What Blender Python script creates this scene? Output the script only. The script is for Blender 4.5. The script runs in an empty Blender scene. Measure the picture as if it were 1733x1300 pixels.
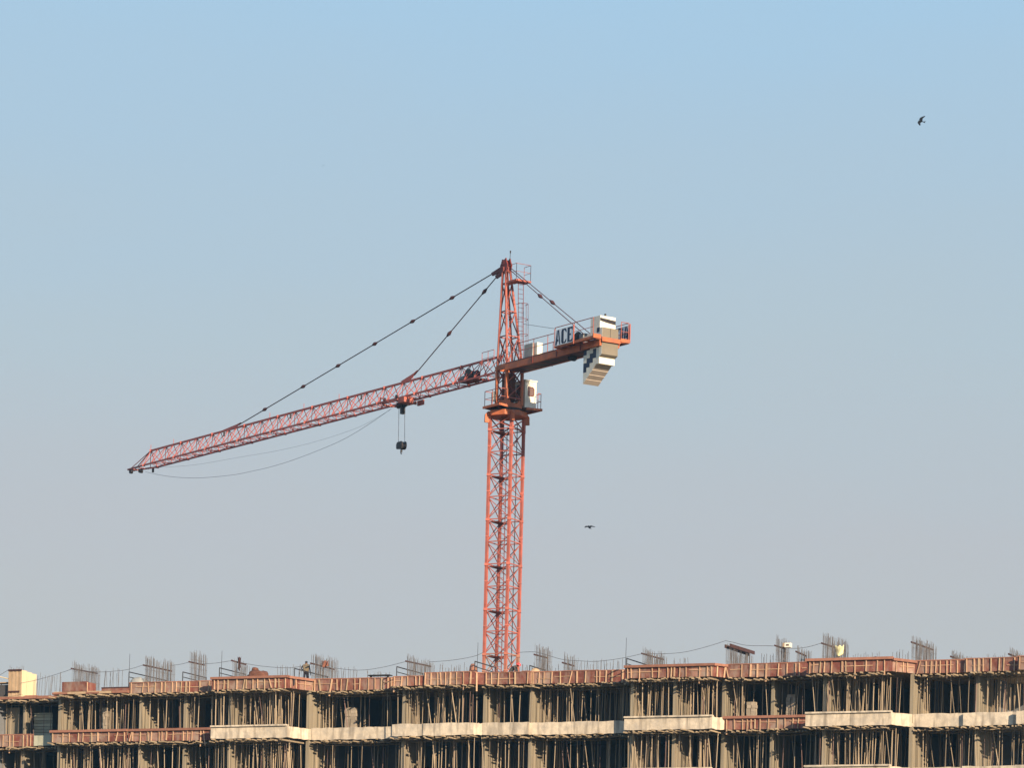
import bpy, bmesh, math, random
from mathutils import Vector, Matrix
R = random.Random(7)
scene = bpy.context.scene
C = scene.collection

# ------------------------------------------------------------------ camera
F, U0, V0, ROLL, CAMZ = 6000.0, 866.5, 1800.0, 0.025, 1.6
cr, sr = math.cos(ROLL), math.sin(ROLL)
cam_data = bpy.data.cameras.new('camera'); cam = bpy.data.objects.new('camera', cam_data)
C.objects.link(cam); scene.camera = cam
cam_data.sensor_fit = 'HORIZONTAL'; cam_data.sensor_width = 36.0
cam_data.lens = F / 1733.0 * 36.0
cam_data.shift_y = (V0 - 650.0) / 1733.0
cam_data.clip_start = 0.5; cam_data.clip_end = 20000
cam.matrix_world = Matrix(((cr, -sr, 0, 0), (0, 0, -1, 0), (sr, cr, 0, CAMZ), (0, 0, 0, 1)))

# ------------------------------------------------------------------ sky, sun, exposure
SUN_AZ, SUN_EL = math.radians(30), math.radians(20)       # right of straight behind the camera
world = bpy.data.worlds.new('World'); scene.world = world; world.use_nodes = True
nt = world.node_tree; nt.nodes.clear()
out = nt.nodes.new('ShaderNodeOutputWorld'); bg = nt.nodes.new('ShaderNodeBackground')
sky = nt.nodes.new('ShaderNodeTexSky'); sky.sky_type = 'NISHITA'; sky.sun_disc = False
sky.sun_elevation = SUN_EL; sky.sun_rotation = math.pi - SUN_AZ
sky.air_density = 1.0; sky.dust_density = 2.5; sky.ozone_density = 1.0; sky.altitude = 100
tc = nt.nodes.new('ShaderNodeTexCoord'); sep = nt.nodes.new('ShaderNodeSeparateXYZ')
ramp = nt.nodes.new('ShaderNodeValToRGB')
nt.links.new(tc.outputs['Generated'], sep.inputs[0]); 
sn = nt.nodes.new('ShaderNodeTexNoise'); sn.inputs['Scale'].default_value = 7.0; sn.inputs['Detail'].default_value = 3
sm = nt.nodes.new('ShaderNodeMapping'); sm.inputs['Scale'].default_value = (1, 1, 3)
nt.links.new(tc.outputs['Generated'], sm.inputs[0]); nt.links.new(sm.outputs[0], sn.inputs['Vector'])
ma = nt.nodes.new('ShaderNodeMath'); ma.operation = 'MULTIPLY_ADD'; ma.inputs[1].default_value = 0.045
nt.links.new(sn.outputs[0], ma.inputs[0]); nt.links.new(sep.outputs['Z'], ma.inputs[2])
mb_ = nt.nodes.new('ShaderNodeMath'); mb_.operation = 'SUBTRACT'; mb_.inputs[1].default_value = 0.0225
nt.links.new(ma.outputs[0], mb_.inputs[0]); nt.links.new(mb_.outputs[0], ramp.inputs[0])
el = ramp.color_ramp.elements
def srgb(r, g, b):
    f = lambda c: (c / 255 / 12.92) if c / 255 < 0.04045 else ((c / 255 + 0.055) / 1.055) ** 2.4
    return (f(r), f(g), f(b), 1)
stops = [(0.0, srgb(194, 191, 185)), (0.085, srgb(194, 192, 188)), (0.145, srgb(191, 192, 195)),
         (0.20, srgb(184, 198, 206)), (0.26, srgb(175, 201, 220)), (0.30, srgb(169, 204, 230)), (0.6, srgb(120, 170, 220))]
el[0].position, el[0].color = stops[0]; el[1].position, el[1].color = stops[1]
for p, c in stops[2:]:
    e = el.new(p); e.color = c
# hazy air in front of the clear sky: the same at every azimuth
mixw = nt.nodes.new('ShaderNodeMix'); mixw.data_type = 'RGBA'; mixw.inputs[0].default_value = 0.93
gain = nt.nodes.new('ShaderNodeMix'); gain.data_type = 'RGBA'; gain.blend_type = 'MULTIPLY'; gain.inputs[0].default_value = 1.0
EXPO = 0.8
SKYS = 0.1
g_ = 1.0 / (2 ** EXPO) / SKYS
gain.inputs[7].default_value = (g_, g_, g_, 1)
nt.links.new(ramp.outputs[0], gain.inputs[6])
nt.links.new(sky.outputs[0], mixw.inputs[6]); nt.links.new(gain.outputs[2], mixw.inputs[7])
nt.links.new(mixw.outputs[2], bg.inputs[0]); bg.inputs[1].default_value = SKYS
nt.links.new(bg.outputs[0], out.inputs[0])
sd = bpy.data.lights.new('sun', 'SUN'); sd.energy = 5.0; sd.angle = math.radians(0.55); sd.color = (1.0, 0.79, 0.55)
sun = bpy.data.objects.new('sun', sd); C.objects.link(sun)
tosun = Vector((math.sin(SUN_AZ) * math.cos(SUN_EL), -math.cos(SUN_AZ) * math.cos(SUN_EL), math.sin(SUN_EL)))
sun.rotation_euler = tosun.to_track_quat('Z', 'Y').to_euler(); sun.location = tosun * 400
scene.view_settings.view_transform = 'Standard'; scene.view_settings.look = 'None'
scene.view_settings.exposure = EXPO; scene.view_settings.gamma = 1.0
scene.view_settings.use_curve_mapping = False
scene.cycles.max_bounces = 6; scene.cycles.use_denoising = True

# ------------------------------------------------------------------ geometry helpers
def ray(u, v):
    X, V = (u - U0) / F, (v - V0) / F
    return Vector((X * cr + V * sr, 1.0, X * sr - V * cr))
def at_y(u, v, y):
    d = ray(u, v) * y; d.z += CAMZ; return d
def zv(u, v, y): return ray(u, v).z * y + CAMZ

class MB:
    def __init__(s): s.v, s.f, s.m = [], [], []
    def add(s, vs, fs, mi=0):
        n = len(s.v); s.v += [Vector(p) for p in vs]
        for f in fs: s.f.append([i + n for i in f]); s.m.append(mi)
        return s
    def hexa(s, p8, mi=0):
        return s.add(p8, [(0, 3, 2, 1), (4, 5, 6, 7), (0, 1, 5, 4), (1, 2, 6, 5), (2, 3, 7, 6), (3, 0, 4, 7)], mi)
    def obox(s, o, ax, ay, az, mi=0):          # o = corner, three edge vectors
        o, ax, ay, az = map(Vector, (o, ax, ay, az))
        if ax.cross(ay).dot(az) < 0: ax, ay = ay, ax
        b = [o, o + ax, o + ax + ay, o + ay]
        return s.hexa(b + [p + az for p in b], mi)
    def box(s, c, d, mi=0):
        c, d = Vector(c), Vector(d)
        return s.obox(c - d / 2, (d.x, 0, 0), (0, d.y, 0), (0, 0, d.z), mi)
    def bar(s, p, q, w, h=None, up=(0, 0, 1), mi=0):
        p, q = Vector(p), Vector(q); h = w if h is None else h
        d = (q - p).normalized(); up = Vector(up)
        if abs(d.dot(up)) > 0.97: up = Vector((0.83, 0.56, 0))
        x = d.cross(up).normalized(); y = x.cross(d).normalized()
        return s.obox(p - x * w / 2 - y * h / 2, x * w, y * h, q - p, mi)
    def tube(s, p, q, r, n=6, r2=None, mi=0):
        p, q = Vector(p), Vector(q); r2 = r if r2 is None else r2
        d = (q - p).normalized(); up = Vector((0, 0, 1)) if abs(d.z) < 0.95 else Vector((1, 0, 0))
        x = d.cross(up).normalized(); y = d.cross(x)
        vs = []
        for c, rr in ((p, r), (q, r2)):
            for i in range(n):
                a = 2 * math.pi * i / n; vs.append(c + x * (math.cos(a) * rr) + y * (math.sin(a) * rr))
        fs = [(i, i + n, (i + 1) % n + n, (i + 1) % n) for i in range(n)] + [tuple(range(n)), tuple(range(2 * n - 1, n - 1, -1))]
        return s.add(vs, fs, mi)
    def path(s, pts, r, n=5, mi=0):
        for a, b in zip(pts[:-1], pts[1:]): s.tube(a, b, r, n, mi=mi)
        return s
    def prism(s, poly, vec, mi=0):              # closed polygon extruded by vec
        n = len(poly); poly = [Vector(p) for p in poly]; vec = Vector(vec)
        vs = poly + [p + vec for p in poly]
        nrm = Vector()
        for i in range(n): nrm += poly[i].cross(poly[(i + 1) % n])
        fl = nrm.dot(vec) > 0
        fs = [tuple(range(n))[::-1] if fl else tuple(range(n)), tuple(range(n, 2 * n)) if fl else tuple(range(n, 2 * n))[::-1]]
        for i in range(n):
            j = (i + 1) % n; q = (i, j, j + n, i + n); fs.append(q if fl else q[::-1])
        return s.add(vs, fs, mi)
    def build(s, name, mats, parent=None, root=None, smooth=False):
        root = root or parent
        off = Vector(root['_o']) if root is not None and '_o' in root else Vector()
        me = bpy.data.meshes.new(name); me.from_pydata([tuple(p - off) for p in s.v], [], s.f)
        for m in (mats if isinstance(mats, (list, tuple)) else [mats]): me.materials.append(m)
        if any(s.m): me.polygons.foreach_set('material_index', s.m)
        if smooth: me.polygons.foreach_set('use_smooth', [True] * len(me.polygons))
        o = bpy.data.objects.new(name, me); C.objects.link(o)
        if parent is not None: o.parent = parent; o['_o'] = list(off)
        return o
def thing(name, label, cat, loc, group=None):
    o = bpy.data.objects.new(name, None); C.objects.link(o); o.location = loc; o.empty_display_size = 0.3
    o['label'] = label; o['category'] = cat; o['_o'] = list(loc)
    if group: o['group'] = group
    return o
def solo(mb, name, mats, label, cat, base, group=None, smooth=False):   # a one-mesh thing with its origin at its base
    base = Vector(base); mb.v = [p - base for p in mb.v]
    o = mb.build(name, mats, None, smooth=smooth); o.location = base
    o['label'] = label; o['category'] = cat
    if group: o['group'] = group
    return o

# ------------------------------------------------------------------ materials
def mat(name, col, *a, streak=None, **k):
    m = mat0(name, col, *a, **k)
    if streak:
        t = m.node_tree; b = t.nodes['Principled BSDF']; src = b.inputs['Base Color'].links[0].from_socket
        tc = t.nodes.new('ShaderNodeTexCoord'); mp = t.nodes.new('ShaderNodeMapping'); mp.inputs['Scale'].default_value = streak[0]
        n = t.nodes.new('ShaderNodeTexNoise'); n.inputs['Scale'].default_value = 1.0; n.inputs['Detail'].default_value = 4
        r = t.nodes.new('ShaderNodeMapRange'); r.inputs[1].default_value = .5; r.inputs[2].default_value = .68; r.inputs[4].default_value = streak[2]
        x = t.nodes.new('ShaderNodeMix'); x.data_type = 'RGBA'; x.inputs[7].default_value = (*streak[1], 1)
        t.links.new(tc.outputs['Object'], mp.inputs[0]); t.links.new(mp.outputs[0], n.inputs['Vector']); t.links.new(n.outputs[0], r.inputs[0])
        t.links.new(r.outputs[0], x.inputs[0]); t.links.new(src, x.inputs[6]); t.links.new(x.outputs[2], b.inputs['Base Color'])
    return m
def mat0(name, col, rough=0.8, var=0.25, scale=3.0, stretch=(1, 1, 1), dirt=None, dirt_amt=0.0, dirt_scale=1.0, rnd=0.0, bump=0.0, metal=0.0, spec=0.3):
    m = bpy.data.materials.new(name); m.use_nodes = True; t = m.node_tree; b = t.nodes['Principled BSDF']
    b.inputs['Roughness'].default_value = rough; b.inputs['Metallic'].default_value = metal
    b.inputs['Specular IOR Level'].default_value = spec
    tc = t.nodes.new('ShaderNodeTexCoord'); mp = t.nodes.new('ShaderNodeMapping'); mp.inputs['Scale'].default_value = stretch
    t.links.new(tc.outputs['Object'], mp.inputs[0])
    n = t.nodes.new('ShaderNodeTexNoise'); n.inputs['Scale'].default_value = scale; n.inputs['Detail'].default_value = 6
    n.inputs['Roughness'].default_value = 0.65
    t.links.new(mp.outputs[0], n.inputs['Vector'])
    hs = t.nodes.new('ShaderNodeHueSaturation'); hs.inputs['Color'].default_value = (*col, 1)
    mr = t.nodes.new('ShaderNodeMapRange'); mr.inputs[1].default_value = 0.25; mr.inputs[2].default_value = 0.75
    mr.inputs[3].default_value = 1 - var; mr.inputs[4].default_value = 1 + var
    t.links.new(n.outputs[0], mr.inputs[0])
    val = mr.outputs[0]
    if rnd:
        oi = t.nodes.new('ShaderNodeObjectInfo'); r2 = t.nodes.new('ShaderNodeMapRange')
        r2.inputs[3].default_value = 1 - rnd; r2.inputs[4].default_value = 1 + rnd
        t.links.new(oi.outputs['Random'], r2.inputs[0])
        mu = t.nodes.new('ShaderNodeMath'); mu.operation = 'MULTIPLY'
        t.links.new(val, mu.inputs[0]); t.links.new(r2.outputs[0], mu.inputs[1]); val = mu.outputs[0]
    t.links.new(val, hs.inputs['Value'])
    colo = hs.outputs[0]
    if dirt:
        n2 = t.nodes.new('ShaderNodeTexNoise'); n2.inputs['Scale'].default_value = dirt_scale; n2.inputs['Detail'].default_value = 5
        t.links.new(mp.outputs[0], n2.inputs['Vector'])
        m2 = t.nodes.new('ShaderNodeMapRange'); m2.inputs[1].default_value = 0.46; m2.inputs[2].default_value = 0.66
        m2.inputs[3].default_value = 0; m2.inputs[4].default_value = dirt_amt
        t.links.new(n2.outputs[0], m2.inputs[0])
        mx = t.nodes.new('ShaderNodeMix'); mx.data_type = 'RGBA'; mx.inputs[7].default_value = (*dirt, 1)
        t.links.new(m2.outputs[0], mx.inputs[0]); t.links.new(colo, mx.inputs[6]); colo = mx.outputs[2]
    t.links.new(colo, b.inputs['Base Color'])
    if bump:
        bp = t.nodes.new('ShaderNodeBump'); bp.inputs['Strength'].default_value = bump; bp.inputs['Distance'].default_value = 0.05
        t.links.new(n.outputs[0], bp.inputs['Height']); t.links.new(bp.outputs[0], b.inputs['Normal'])
    return m
M = {}
M['orange'] = mat('crane_paint', (0.38, 0.105, 0.076), 0.65, 0.32, 2.2, dirt=(0.22, 0.085, 0.07), dirt_amt=0.6, dirt_scale=0.9)
M['safety'] = mat('slewing_orange_paint', (0.46, 0.13, 0.052), 0.6, 0.25, 2.2, dirt=(0.22, 0.10, 0.07), dirt_amt=0.6, dirt_scale=1.3)
M['dusty'] = mat('dusty_crane_paint', (0.35, 0.115, 0.08), 0.75, 0.25, 2, dirt=(0.24, 0.19, 0.14), dirt_amt=0.85, dirt_scale=0.8)
M['jib'] = mat('jib_paint', (0.40, 0.092, 0.07), 0.5, 0.2, 1.2, dirt=(0.30, 0.10, 0.08), dirt_amt=0.5, dirt_scale=0.7)
M['maroon'] = mat('dark_red_paint', (0.16, 0.03, 0.025), 0.55, 0.2, 2)
M['steel'] = mat('dark_steel', (0.035, 0.03, 0.032), 0.5, 0.3, 4, metal=0.3)
M['bolt'] = mat('tie_bar_steel', (0.075, 0.028, 0.028), 0.6, 0.3, 4)
M['rope'] = mat('wire_rope', (0.10, 0.10, 0.11), 0.6, 0.2, 5)
M['belly'] = mat('belly_plate_paint', (0.085, 0.04, 0.045), 0.7, 0.5, 1.2, dirt=(0.03, 0.03, 0.05), dirt_amt=0.9, dirt_scale=0.6)
M['deck'] = mat('deck_plate', (0.16, 0.045, 0.035), 0.6, 0.3, 2, dirt=(0.05, 0.03, 0.03), dirt_amt=0.7, dirt_scale=1.5)
M['white'] = mat('white_paint', (0.80, 0.755, 0.64), 0.5, 0.06, 2, dirt=(0.50, 0.44, 0.36), dirt_amt=0.5, dirt_scale=1.5)
M['board'] = mat('white_board_enamel', (0.86, 0.86, 0.86), 0.4, 0.04, 3)
M['navy'] = mat('navy_paint', (0.018, 0.026, 0.06), 0.5, 0.2, 3)
M['tan'] = mat('bare_counterweight_concrete', (0.195, 0.168, 0.13), 0.9, 0.12, 2, bump=0.2)
M['strip'] = mat('pinkish_counterweight_concrete', (0.38, 0.325, 0.28), 0.9, 0.12, 2, bump=0.2)
M['glass'] = mat('cab_glass', (0.16, 0.10, 0.085), 0.15, 0.1, 2, spec=0.6)
M['grey'] = mat('grey_sheet', (0.30, 0.30, 0.28), 0.6, 0.25, 3)
M['concrete'] = mat('cast_concrete', (0.47, 0.415, 0.33), 0.9, 0.14, 1.3, dirt=(0.30, 0.27, 0.23), dirt_amt=0.5, dirt_scale=0.9, bump=0.35)
M['beam'] = mat('edge_beam_concrete', (0.56, 0.48, 0.375), 0.9, 0.22, 3.0, dirt=(0.36, 0.32, 0.27), dirt_amt=0.7, dirt_scale=1.7, rnd=0.07, bump=0.5, streak=((3.2, 3.2, .45), (0.24, 0.205, 0.165), .85))
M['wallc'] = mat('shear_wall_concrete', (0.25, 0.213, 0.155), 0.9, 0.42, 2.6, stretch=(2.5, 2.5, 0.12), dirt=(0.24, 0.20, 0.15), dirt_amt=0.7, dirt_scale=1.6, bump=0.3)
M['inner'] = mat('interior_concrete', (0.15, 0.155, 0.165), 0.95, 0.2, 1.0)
M['red'] = mat('red_shuttering', (0.165, 0.053, 0.039), 0.75, 0.28, 2.4, dirt=(0.26, 0.14, 0.10), dirt_amt=0.6, dirt_scale=2.2, rnd=0.26, bump=0.2, streak=((2.5, 2.5, .8), (0.30, 0.24, 0.20), .55))
M['faded'] = mat('faded_shuttering', (0.23, 0.125, 0.095), 0.8, 0.3, 2.0, dirt=(0.33, 0.27, 0.22), dirt_amt=0.7, dirt_scale=1.8, rnd=0.2)
M['batten'] = mat('batten_timber', (0.47, 0.30, 0.19), 0.8, 0.2, 6, rnd=0.2)
M['rail'] = mat('formwork_rail', (0.27, 0.125, 0.085), 0.8, 0.25, 3, rnd=0.15)
M['ply'] = mat('weathered_plywood', (0.42, 0.30, 0.19), 0.85, 0.22, 3, rnd=0.15)
M['creamply'] = mat('fresh_plywood', (0.62, 0.50, 0.32), 0.8, 0.12, 2, stretch=(6, 6, 0.5))
M['joist'] = mat('joist_timber', (0.27, 0.21, 0.14), 0.85, 0.3, 3, rnd=0.3)
M['prop'] = mat('prop_timber', (0.29, 0.228, 0.16), 0.85, 0.3, 3, stretch=(1, 1, 0.3), rnd=0.48)
M['steelprop'] = mat('painted_steel_prop', (0.16, 0.10, 0.085), 0.6, 0.3, 3, rnd=0.4)
M['rebar'] = mat('rebar_steel', (0.13, 0.115, 0.11), 0.8, 0.3, 5)
M['tie'] = mat('dark_tie_board', (0.06, 0.028, 0.026), 0.8, 0.3, 4)
M['pipe'] = mat('dark_guard_pipe', (0.035, 0.035, 0.04), 0.6, 0.3, 4)
M['greensheet'] = mat('grey_green_boards', (0.36, 0.36, 0.28), 0.8, 0.15, 3, rnd=0.2)
M['block'] = mat('pale_blocks', (0.32, 0.27, 0.21), 0.9, 0.15, 4, rnd=0.2)
M['bundle'] = mat('brown_bundle', (0.13, 0.055, 0.035), 0.9, 0.35, 6)
M['yellow'] = mat('pale_yellow_cloth', (0.78, 0.74, 0.42), 0.9, 0.08, 4)
M['orangecloth'] = mat('orange_cloth', (0.20, 0.085, 0.06), 0.9, 0.2, 4)
M['khaki'] = mat('khaki_shirt', (0.21, 0.165, 0.105), 0.9, 0.12, 8)
M['darkcloth'] = mat('dark_cloth', (0.022, 0.020, 0.028), 0.9, 0.2, 8)
M['greycloth'] = mat('charcoal_jacket', (0.06, 0.058, 0.06), 0.9, 0.2, 8)
M['skin'] = mat('skin', (0.16, 0.08, 0.05), 0.6, 0.1, 8)
M['hair'] = mat('dark_hair', (0.012, 0.011, 0.012), 0.7, 0.1, 8)
M['helmet'] = mat('red_helmet', (0.70, 0.07, 0.06), 0.35, 0.05, 4)
M['bird'] = mat('dark_feathers', (0.006, 0.006, 0.008), 0.8, 0.2, 10)
M['ground'] = mat('dry_ground', (0.085, 0.08, 0.06), 0.95, 0.3, 0.05, dirt=(0.04, 0.06, 0.03), dirt_amt=0.8, dirt_scale=0.02, bump=0.3)

# ------------------------------------------------------------------ ground
g = MB().add([(-2900, -800, 0), (2900, -800, 0), (2900, 3000, 0), (-2900, 3000, 0)], [(0, 1, 2, 3)])
go = g.build('ground', M['ground']); go['kind'] = 'structure'

# ------------------------------------------------------------------ building frame
EX, NX = Vector((0.905, -0.425, 0)), Vector((0.425, 0.905, 0))
P0 = Vector((23.96, 203.4, 0)); PN0 = P0.x * NX.x + P0.y * NX.y
ZS, SH, ST = 23.05 + CAMZ, 3.08, 0.16          # top soffit, storey height, slab thickness
def FP(s, t, z=0): return P0 + EX * s + NX * t + Vector((0, 0, z))
def t_of(u, v, z):
    d = ray(u, v); k = (z - CAMZ) / d.z; return (d.x * k - P0.x) * NX.x + (d.y * k - P0.y) * NX.y
def s_of(u, t, v=1140):
    d = ray(u, v); k = (PN0 + t) / (d.x * NX.x + d.y * NX.y)
    return (d.x * k - P0.x) * EX.x + (d.y * k - P0.y) * EX.y
def y_of(u, t, v=1140):
    d = ray(u, v); return (PN0 + t) / (d.x * NX.x + d.y * NX.y)
def u_of(s, t, z=None):
    p = FP(s, t); z = (ZS if z is None else z) - CAMZ
    return U0 + F * (p.x / p.y * cr + z / p.y * sr)
# id, u0, u1, v of soffit line, top formwork height, top kind, second slab kind, cap, where
BANDS = [
 ('A0', -12, 88, 1183, .20, 'thin', 'red', 0, 'in the open bay at the far left end'),
 ('A1', 88, 218, 1174, .16, 'thin', 'red', 0, 'in the bay under the plain red box'),
 ('B', 218, 358, 1171, .66, 'red', 'red', 0, 'in the bay left of the brown bundle'),
 ('C', 358, 487, 1165, .74, 'red', 'conc', 1, 'in the projecting bay left of the standing worker'),
 ('D', 528, 665, 1167, .70, 'red', 'conc', 0, 'in the recessed bay right of the standing worker'),
 ('E', 665, 717, 1160, .58, 'red', 'conc', 0, 'in the short bay between worker and mast'),
 ('F', 717, 803, 1158, .76, 'red', 'conc', 0, 'in the projecting bay left of the mast'),
 ('G', 818, 900, 1156.8, .71, 'red', 'conc', 0, 'in the bay directly below the mast'),
 ('N', 900, 1055, 1155, .71, 'red', 'conc', 0, 'in the recessed bay right of the mast'),
 ('H', 1058, 1207, 1145.5, .72, 'red', 'conc', 1, 'in the projecting bay right of the tall pole'),
 ('I', 1228, 1365, 1144, .74, 'red', 'red', 0, 'in the recessed bay left of the yellow cloth'),
 ('J', 1365, 1510, 1136.5, .78, 'red', 'conc', 1, 'in the projecting bay under the yellow cloth'),
 ('K', 1548, 1632, 1138, .70, 'red', 'conc', 0, 'in the recessed bay right of the yellow cloth'),
 ('L', 1632, 1722, 1135, .74, 'red', 'conc', 0, 'in the second bay from the right edge'),
 ('Z', 1722, 1750, 1132, .74, 'red', 'conc', 0, 'in the bay cut by the right edge'),
]
band = {}; order = []
for (i, u0, u1, vb, h, k0, k1, cap, where) in BANDS:
    t = t_of((u0 + u1) / 2, vb, ZS)
    band[i] = dict(id=i, t=t, s0=s_of(u0, t, vb), s1=s_of(u1, t, vb), h=h, k=(k0, k1, k1 if i not in 'I' else 'conc'), cap=cap, where=where, u0=u0, u1=u1, vb=vb)
    order.append(i)
for a, b in zip(order[:-1], order[1:]):
    A, B = band[a], band[b]
    if B['u0'] - A['u1'] < 10: A['s1'] = B['s0']      # the step faces away from the camera
DEPTH = 13.0
def outline():
    pts = []
    for i in order:
        b = band[i]; pts += [(b['s0'], b['t']), (b['s1'], b['t'])]
    return pts
OUT = outline()
def band_at(u):
    for i in order:
        if band[i]['u0'] <= u <= band[i]['u1']: return band[i]
    best = min(order, key=lambda i: min(abs(band[i]['u0'] - u), abs(band[i]['u1'] - u))); return band[best]

bl = thing('building_under_construction', 'long unfinished concrete building with open storeys full of props', 'building', FP(-25, 5, 0))
def slab_z(i): return ZS - SH * i
for i in range(0, 8):
    z = slab_z(i)
    poly = [FP(s, t + 0.14, z) for s, t in OUT] + [FP(OUT[-1][0], DEPTH, z), FP(OUT[0][0], DEPTH, z)]
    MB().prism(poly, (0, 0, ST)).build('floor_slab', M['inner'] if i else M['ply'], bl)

def chain_segments():
    segs = []
    for n, i in enumerate(order):
        b = band[i]; segs.append((i, 'front', (b['s0'], b['t']), (b['s1'], b['t'])))
        if n + 1 < len(order):
            c = band[order[n + 1]]
            segs.append((i, 'return', (b['s1'], b['t']), (c['s0'], c['t'])))
    return segs
SEGS = chain_segments()
def outward(p, q):
    d = (q - p).normalized(); return Vector((d.y, -d.x, 0))

# concrete edge beams on the storeys below the roof
def edge_beam(p, q, z, h, cap, parent):
    o = outward(p, q); L = (q - p).length; d = (q - p) / L
    n = max(1, round(L / 2.4)); x = 0.0
    cuts = [0] + sorted((k + R.uniform(-.2, .2)) * L / n for k in range(1, n)) + [L]
    for a, b in zip(cuts[:-1], cuts[1:]):
        off = R.uniform(-.012, .012); hh = h + R.uniform(-.015, .015)
        e = MB()
        w_ = b - a - .008; base_ = p + d * (a + .004) + o * off
        lo = [base_ + d * (w_ * k / 7) + Vector((0, 0, z - .04 - (R.uniform(0, .05) if 0 < k < 7 else 0))) for k in range(8)]
        hi = [base_ + d * (w_ * k / 7) + Vector((0, 0, z - .04 + hh + (R.uniform(-.035, .012) if not cap else 0))) for k in range(7, -1, -1)]
        e.prism(lo + hi, -o * .16)
        e.build('edge_beam', M['beam'], parent)
    if cap:
        e = MB().obox(p + o * .10 + Vector((0, 0, z + h - .038)), d * L, -o * .34, (0, 0, .10))
        e.build('coping', M['beam'], parent)

def formwork(name_where, p, q, z, h, cap, storey, wide=False, ret=False, mids=True):
    o = outward(p, q); L = (q - p).length
    if L < 0.15: return
    d = (q - p) / L
    lab = ('red battened shuttering, %s%s, %s' % (storey, ' side return' if ret else '', name_where))
    f = thing('edge_formwork', lab, 'formwork', p + Vector((0, 0, z - .05)), 'red shuttering along the slab edges')
    # plywood panels
    n = max(1, round(L / 1.3)); cuts = [L * k / n + (R.uniform(-.15, .15) if 0 < k < n else 0) for k in range(n + 1)]
    top = z + h
    for a, b in zip(cuts[:-1], cuts[1:]):
        off = R.uniform(0, .015); dz = R.uniform(-.03, .02)
        MB().obox(p + d * (a + .006) + o * off + Vector((0, 0, z - .06)), d * (b - a - .012), -o * .03, (0, 0, h + .06 + dz - (.1 if cap else .02))).build('panel', M['faded'] if R.random() < .28 else M['red'], f)
    # top rail
    if cap:
        MB().obox(p - d * .05 + o * .16 + Vector((0, 0, top - .16)), d * (L + .1), -o * .24, (0, 0, .15)).build('top_rail', M['rail'], f)
    else:
        x = 0
        while x < L - .05:
            l = min(R.uniform(2.0, 3.6), L - x)
            dz = R.uniform(-.03, .015)
            MB().obox(p + d * x + o * (.03 + R.uniform(0, .03)) + Vector((0, 0, top - .055 + dz)), d * (l - .02), -o * .1, (0, 0, .055)).build('top_rail', M['rail'], f)
            x += l
    # battens
    x = R.uniform(.08, .25)
    while x < L:
        w = R.choice((.05, .055, .06, .09)); low = R.uniform(-.1, -.02) if R.random() < .85 else R.uniform(-.5, -.25)
        tilt = R.uniform(-.03, .03) if R.random() < .85 else R.uniform(-.2, .2)
        a0 = p + d * x + o * .055 + Vector((0, 0, z + low)); a1 = p + d * (x + tilt) + o * .055 + Vector((0, 0, top - (.17 if cap else .06)))
        MB().bar(a0, a1, w, .05, up=o).build('batten', M['batten'] if R.random() < .8 else M['ply'], f)
        x += R.choice((R.uniform(.2, .35), R.uniform(.35, .6), R.uniform(.45, .85)))
    if mids:
        x = R.uniform(0, .8)
        while x < L - .3:
            l = min(R.uniform(.5, 2.2), L - x - .05); zz = z + h * R.uniform(.35, .55)
            MB().bar(p + d * x + o * .035 + Vector((0, 0, zz)), p + d * (x + l) + o * .035 + Vector((0, 0, zz + R.uniform(-.03, .03))), .035, .03, up=o).build('waler', M['batten'], f)
            x += l + R.uniform(.2, 1.8)
    return f

STN = ['roof edge', 'second slab edge', 'third slab edge']
for lev in (0, 1, 2):
    z = slab_z(lev)
    for n, (i, kind, a, b) in enumerate(SEGS):
        bb = band[i]; p, q = FP(*a), FP(*b)
        L = (q - p).length
        if L < .12: continue
        vis = kind == 'front' or (kind == 'return' and b[1] > a[1])
        k = bb['k'][lev]
        if kind == 'return' and i == 'C' and lev == 0: k = 'red'
        h = bb['h'] if lev == 0 else (.74 if not bb['cap'] else .70)
        if kind == 'return' and n + 1 < len(SEGS): h = min(h, band[SEGS[n + 1][0]]['h'])
        if not vis:
            edge_beam(p, q, z, .5 if k != 'thin' else .15, 0, bl); continue
        if k == 'conc': edge_beam(p, q, z, h, bb['cap'] and kind == 'front', bl)
        elif k == 'red':
            if lev == 1 and i == 'A0':
                s55 = s_of(56, bb['t'], 1250)
                formwork(bb['where'], p, FP(s55, bb['t']), z, h, 0, STN[lev])
                gb = thing('board_row', 'row of grey green upright boards closing the slab edge at far left', 'boards', FP(s55, bb['t'], z))
                x = s55 + .02
                while x < bb['s1'] - .1:
                    w = R.uniform(.22, .34); e = min(x + w, bb['s1'])
                    MB().obox(FP(x, bb['t'] + R.uniform(0, .03), z + R.uniform(-.04, 0)), EX * (e - x - .015), NX * .04, (0, 0, h - R.uniform(.02, .1))).build('board', M['greensheet'], gb)
                    x = e
            else:
                formwork(bb['where'], p, q, z, h, bb['cap'] or (lev == 1 and i in ('A1', 'B', 'I')), STN[lev], ret=(kind == 'return'))
        else:
            e = MB(); o = outward(p, q); d = (q - p) / L
            x = 0
            while x < L:
                l = min(R.uniform(.9, 1.8), L - x)
                MB().obox(p + d * x + o * R.uniform(0, .05) + Vector((0, 0, z - R.uniform(.0, .04))), d * (l - .02), -o * .2, (0, 0, bb['h'] + R.uniform(-.05, .03))).build('slab_edge_board', M['rail'] if R.random() < .6 else M['ply'], bl)
                x += l
for lev in range(3, 8):                       # storeys below the picture: plain beams
    e = MB()
    for (i, kind, a, b) in SEGS:
        p, q = FP(*a), FP(*b)
        if (q - p).length < .1: continue
        o = outward(p, q); e.obox(p + Vector((0, 0, slab_z(lev) - .04)), q - p, -o * .16, (0, 0, .74))
        e.build('edge_beam', M['beam'], bl); e = MB()

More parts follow.
